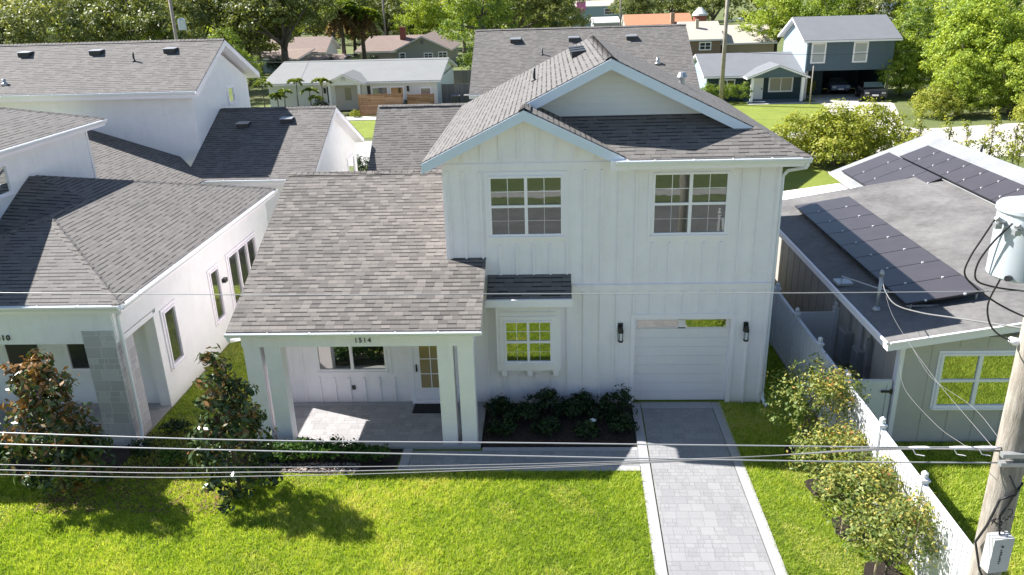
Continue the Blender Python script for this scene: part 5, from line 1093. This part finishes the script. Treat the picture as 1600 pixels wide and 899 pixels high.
TR = [
 ('oak','oak_tree','spreading dark oak at the far upper left edge',(-57,56),.98,.2),('olive','broadleaf_tree','grey green tree second from the left behind the rear roof',(-49.5,58),1.02,1.2),
 ('oak','oak_tree','large olive oak above the left roof ridge near the first vent',(-43.5,62),.98,2.4),('olive','broadleaf_tree','grey green tree just left of the transformer pole',(-45.5,76),1.15,.4),
 ('oak','oak_tree','dark oak in shadow just right of the transformer pole',(-38.5,80),1.1,3.3),('lime','lime_tree','yellow lit tree above the right end of the rear roof',(-42,93),1.5,.8),
 ('oak','oak_tree','tall dark oak spreading over the far white gable house',(-33.8,79),1.12,4.2),('oak','oak_tree','dark oak behind the far white gable house roof',(-38,118),1.15,5.0),
 ('olive','broadleaf_tree','pale olive tree behind the far white gable house, left part',(-49,118),1.15,2.2),('olive','broadleaf_tree','pale olive tree left of the tall palm',(-43,126),1.1,3.0),
 ('oak','oak_tree','dense oak behind the low dark roofed shed',(-58,112),1.2,1.4),('oak','oak_tree','second dense oak farther left behind the dark roofed shed',(-70,104),1.2,.1),
 ('olive','broadleaf_tree','distant grey tree left of the far beige house',(-40,150),1.2,1.0),('mid','green_tree','bright green tree directly behind the distant thin pole',(-26.5,135),1.7,2.0),
 ('lime','lime_tree','bright lime tree above the brown roof with the chimney',(-23.2,121),1.15,.5),('lime','lime_tree','second lime tree between the brown roof and the tall tree',(-16.5,124),1.25,1.9),
 ('tall','tall_tree','tall bright leafy tree left of the townhouse roof reaching the ground',(-10.0,80),1.0,.3),('oak','oak_tree','dark tree in shade directly behind the tall bright tree',(-6.0,92),1.05,2.6),
 ('olive','broadleaf_tree','olive tree above the left part of the townhouse ridge',(-.4,104),.98,1.7),('mid','green_tree','dark green tree between the tall bright tree and the olive tree',(-5.4,112),1.35,1.1),
 ('oak','oak_tree','oak left above the orange roof',(15.5,150),.78,.9),('oak','oak_tree','dark oak right above the orange roof',(24,158),.85,2.9),('oak','oak_tree','dark oak behind the rust red tank',(31,150),.85,4.4),
 ('lime','lime_tree','bright lime tree right of the street light above the blue house',(28.2,92),1.12,.2),('mid','green_tree','darker tree behind the lime tree at the blue house roof',(32.5,88),1.15,1.5),
 ('lime','lime_tree','yellow green tree above the left end of the upper blue house roof',(36.3,93),1.12,2.5),('olive','broadleaf_tree','olive tree above the middle of the upper blue house roof',(41.0,92),.88,3.5),
 ('lime','lime_tree','yellow green tree above the right end of the upper blue house roof',(45.5,90),1.05,4.1),('mid','green_tree','green tree right behind the upper blue house gable',(37.5,72),.95,5.2),
 ('bushy','leafy_tree','tall yellow green bush touching the right side of the carport',(31.0,58.5),.82,.7),('bushy','leafy_tree','largest bright bushy tree at the right of the blue house driveway',(33.4,50.8),1.3,1.8),
 ('bushy','leafy_tree','bright bushy tree just right of the largest one',(37.6,51.5),1.15,3.1),('mid','green_tree','green tree behind the largest bushy tree',(38.5,62),1.0,4.0),
 ('lime','lime_tree','lime tree behind the bushy trees in the upper right',(44.5,76),1.12,5.0),('oak','oak_tree','dark oak in the upper right corner',(56.5,80),.85,.6),
 ('oak','oak_tree','second dark oak beside the upper right corner',(64,88),.9,2.2),('mid','green_tree','round green tree left of the pale house at the right edge',(46,72),1.05,3.4),
 ('oak','oak_tree','dark oak farther behind the narrow white building',(74,128),1.1,1.3),
]
TR += [('mid','green_tree','understorey tree filling the gap behind the left rear roof, far left',(-53,66),.95,.3),('mid','green_tree','understorey tree behind the left rear roof, below the first vent',(-47,70),1.0,1.6),('bushy','leafy_tree','yellow lit bush low at the left picture edge behind the rear roof',(-44.5,47),.85,2.2),
 ('mid','green_tree','understorey tree left of the pale transformer',(-41,63),.95,3.0),('mid','green_tree','understorey tree right of the pale transformer',(-35.5,66),.85,4.0),('mid','green_tree','green tree between the rear gable and the far white gable house',(-46,98),1.1,5.0),
 ('mid','green_tree','dark green tree left behind the shaggy palms',(-36,125),1.35,.8),('oak','oak_tree','dark oak right behind the shaggy palms',(-30.5,128),.85,2.0),('olive','broadleaf_tree','olive tree between the far beige house and the distant thin pole',(-33,150),1.0,1.1),
 ('bushy','leafy_tree','bright bush in front of the largest bushy tree',(30.5,46.5),.72,.4),('bushy','leafy_tree','bright bush at the centre of the right hand thicket',(34.5,46.2),.8,1.4),('bushy','leafy_tree','bright bush at the right end of the thicket',(38.0,47.5),.75,2.6),('mid','green_tree','green tree filling the back of the right hand thicket',(42,56),1.0,.7)]
for k, nm, lab, (x, y), s, r in TR: tree(k, nm, lab, 'tree', (x,y,0), s, r)
for i, (x, y, s, lab) in enumerate([(12.9,29.6,1.25,'yellow green bush beside the right eave of house 1514'),(15.0,28.9,1.5,'yellow green bush in the middle of the back yard clump'),(17.3,29.6,1.5,'tallest yellow green bush at the right of the back yard clump'),(18.0,36.0,.9,'small bush by the back street behind the yard clump'),(26.5,27.2,.55,'low yellow bush behind the white gabled roof, left one'),(29.5,27.6,.6,'low yellow bush behind the white gabled roof, right one'),(-16.4,51.2,.35,'small shrub at the edge of the ranch house lawn'),(-19.3,52.0,.3,'tiny yellow shrub at the left end of the cedar screen'),(22.6,60,.7,'yellow green shrub against the carport wall'),(28.3,45.5,1.1,'low bush under the bright bushy trees'),(33.5,40.6,1.1,'yellow bush on the sandy verge at the right')]):
    tree('shrubby', 'bush', lab, 'bush', (x,y,0), s, i*1.3, None, 'foliage', 'stem')
for i, (x, y, s, lab) in enumerate([(-12.6,23.3,1.0,'dark shrub in the gap between the two rear gables'),(-40.5,95.5,1.0,'dark shrub in front of the far white gable house'),(-37.2,95.3,.85,'smaller dark shrub beside the porch of the far white gable house'),(-31.8,92,1.0,'dark shrub left of the low shed'),(-27.5,99.6,.8,'dark shrub under the brown roofed wing'),(-15.0,56.3,.5,'dark shrub by the wall lantern of the ranch house'),(-23.6,56.0,.5,'dark potted shrub by the ranch house entry')]):
    tree('darkbush', 'bush', lab, 'bush', (x,y,0), s, i*1.1, None, 'foliage', 'stem')
tree('hedge', 'hedge', 'clipped green hedge in front of the left wing of the blue house', 'hedge', (14.1,55.6,0), (1.05,1,1.25), 0, None, 'foliage', 'stem')
for i in range(11):
    x = 17.6+i*1.15+.25*math.sin(i*5.1); y = 25.8+.5*math.sin(i*2.3); s = .85+.3*((i*37)%10)/10
    tree('sapling', 'sapling', 'thin yellow green sapling number %s from the left behind the white gabled roof' % ('one','two','three','four','five','six','seven','eight','nine','ten','eleven')[i], 'sapling', (x,y,0), s, i*.9, 'saplings along the lot line', 'foliage', 'stem')
# palms
def frond_mesh(L, w_, droop, n=12, seed=0, leaf=.16):
    pass
def palm(name, label, loc, h, L, nf, seed, r=.08, group=None, skirt=0):
    rng = np.random.default_rng(seed); o = bpy.data.objects.new(name, None); COL.objects.link(o); o.location = loc; tag(o, label, 'palm tree', group)
    m = MB(); m.tube([(0,0,-.1),(0,0,h*.5),(rng.normal()*.05,rng.normal()*.05,h)], [r*1.3,r,r*.8], 8); t = m.build('trunk', BARK, None, True); t.parent = o
    def fr(k, up, mat, nm, Ls, drp):
        P, N, T = [], [], []
        for i in range(k):
            a = 2*math.pi*i/k + rng.uniform(-.25,.25); e = up + rng.uniform(-.25,.35)
            for s in np.linspace(.12,1,22):
                x = Ls*s*math.cos(e); z = h + Ls*s*math.sin(e) - drp*Ls*s*s
                for sd in (-1,1):
                    for q in (0,1):
                        off = sd*Ls*.17*math.sin(math.pi*min(1,s*.9+.1))*(.35+.5*q)
                        P.append((x*math.cos(a)-off*math.sin(a)+rng.normal()*.02, x*math.sin(a)+off*math.cos(a)+rng.normal()*.02, z-abs(off)*.35+rng.normal()*.02))
                        N.append((rng.normal()*.4, rng.normal()*.4, 1)); T.append(.25+.6*rng.random())
        P, N, T = np.array(P), np.array(N), np.array(T); N /= np.linalg.norm(N,axis=1)[:,None]
        me = leaves_mesh(nm, P, N, T, Ls*.3, mat, .4, seed); c = bpy.data.objects.new(nm, me); COL.objects.link(c); c.parent = o
    fr(nf, .65, LEAF_PALM, 'fronds', L, .75)
    if skirt: fr(skirt, -.7, LEAF_RUST, 'dead_fronds', L*.75, .7)
    return o
PX = [(-28.4,54.8,2.9,1.15),(-26.6,55.2,2.0,1.05),(-25.3,55.0,3.0,1.0),(-24.2,55.4,2.1,1.0),(-22.9,54.9,3.0,1.1),(-27.4,55.6,1.7,1.0),(-23.5,54.6,1.5,.9)]
PN = ['young palm nearest the white rear gable','short palm second in the row at the ranch house','tall slim palm in the middle of the row at the ranch house','short palm with brown stem in the row at the ranch house','bright tall palm nearest the ranch house entry','low palm between the first two of the ranch house row','lowest palm left of the ranch house entry']
for i, (x, y, h, L) in enumerate(PX): palm('palm_tree', PN[i], (x,y,0), h, L, 9, 200+i, .05, 'young palms in front of the ranch house')
palm('palm_tree', 'tall fan of palm fronds with rusty dead skirt above the far shed', (-31.0,97,0), 8.6, 3.6, 20, 230, .28, None, 14)
palm('palm_tree', 'second shaggy palm right beside the tall one above the far shed', (-28.6,99,0), 7.8, 3.4, 18, 231, .28, None, 12)
# the wood beyond the last houses
P, N, T, C = crown_pts([(x, 185+30*math.sin(x*.05)+rr.uniform(-14,14), 5.5, 13, 9, 7.5+2.5*rr.random()) for x in range(-260, 300, 13)], 90000, 2.6, 301, 40)
me = leaves_mesh('far_wood', P, N, T, 1.0, LEAF_OLIVE, .6, 301); tag(link('far_wood', me), 'continuous belt of distant trees beyond all the houses', 'trees', kind='stuff')
P, N, T, C = crown_pts([(x, 140+rr.uniform(-12,12), 4.5, 10, 8, 6.5) for x in list(range(-190, -52, 11))+list(range(70,190,12))], 50000, 2.0, 302, 40)
me = leaves_mesh('side_wood', P, N, T, .8, LEAF_OAK, .6, 302); tag(link('side_wood', me), 'dense dark woodland closing both sides behind the houses', 'trees', kind='stuff')

for i, (x, y, s, k, lab) in enumerate([(-11,-33,.95,'mid','green tree across the street, left of the camera'),(3.5,-36,1.0,'oak','oak across the street behind the camera'),(13,-31,.9,'mid','green tree across the street, right of the camera'),(-24,-38,1.0,'oak','oak across the street far to the left'),(-3.5,-29.5,.55,'bushy','small bushy tree across the street directly behind the camera')]):
    tree(k, 'street_tree', lab, 'tree', (x,y,0), s, i*1.7)
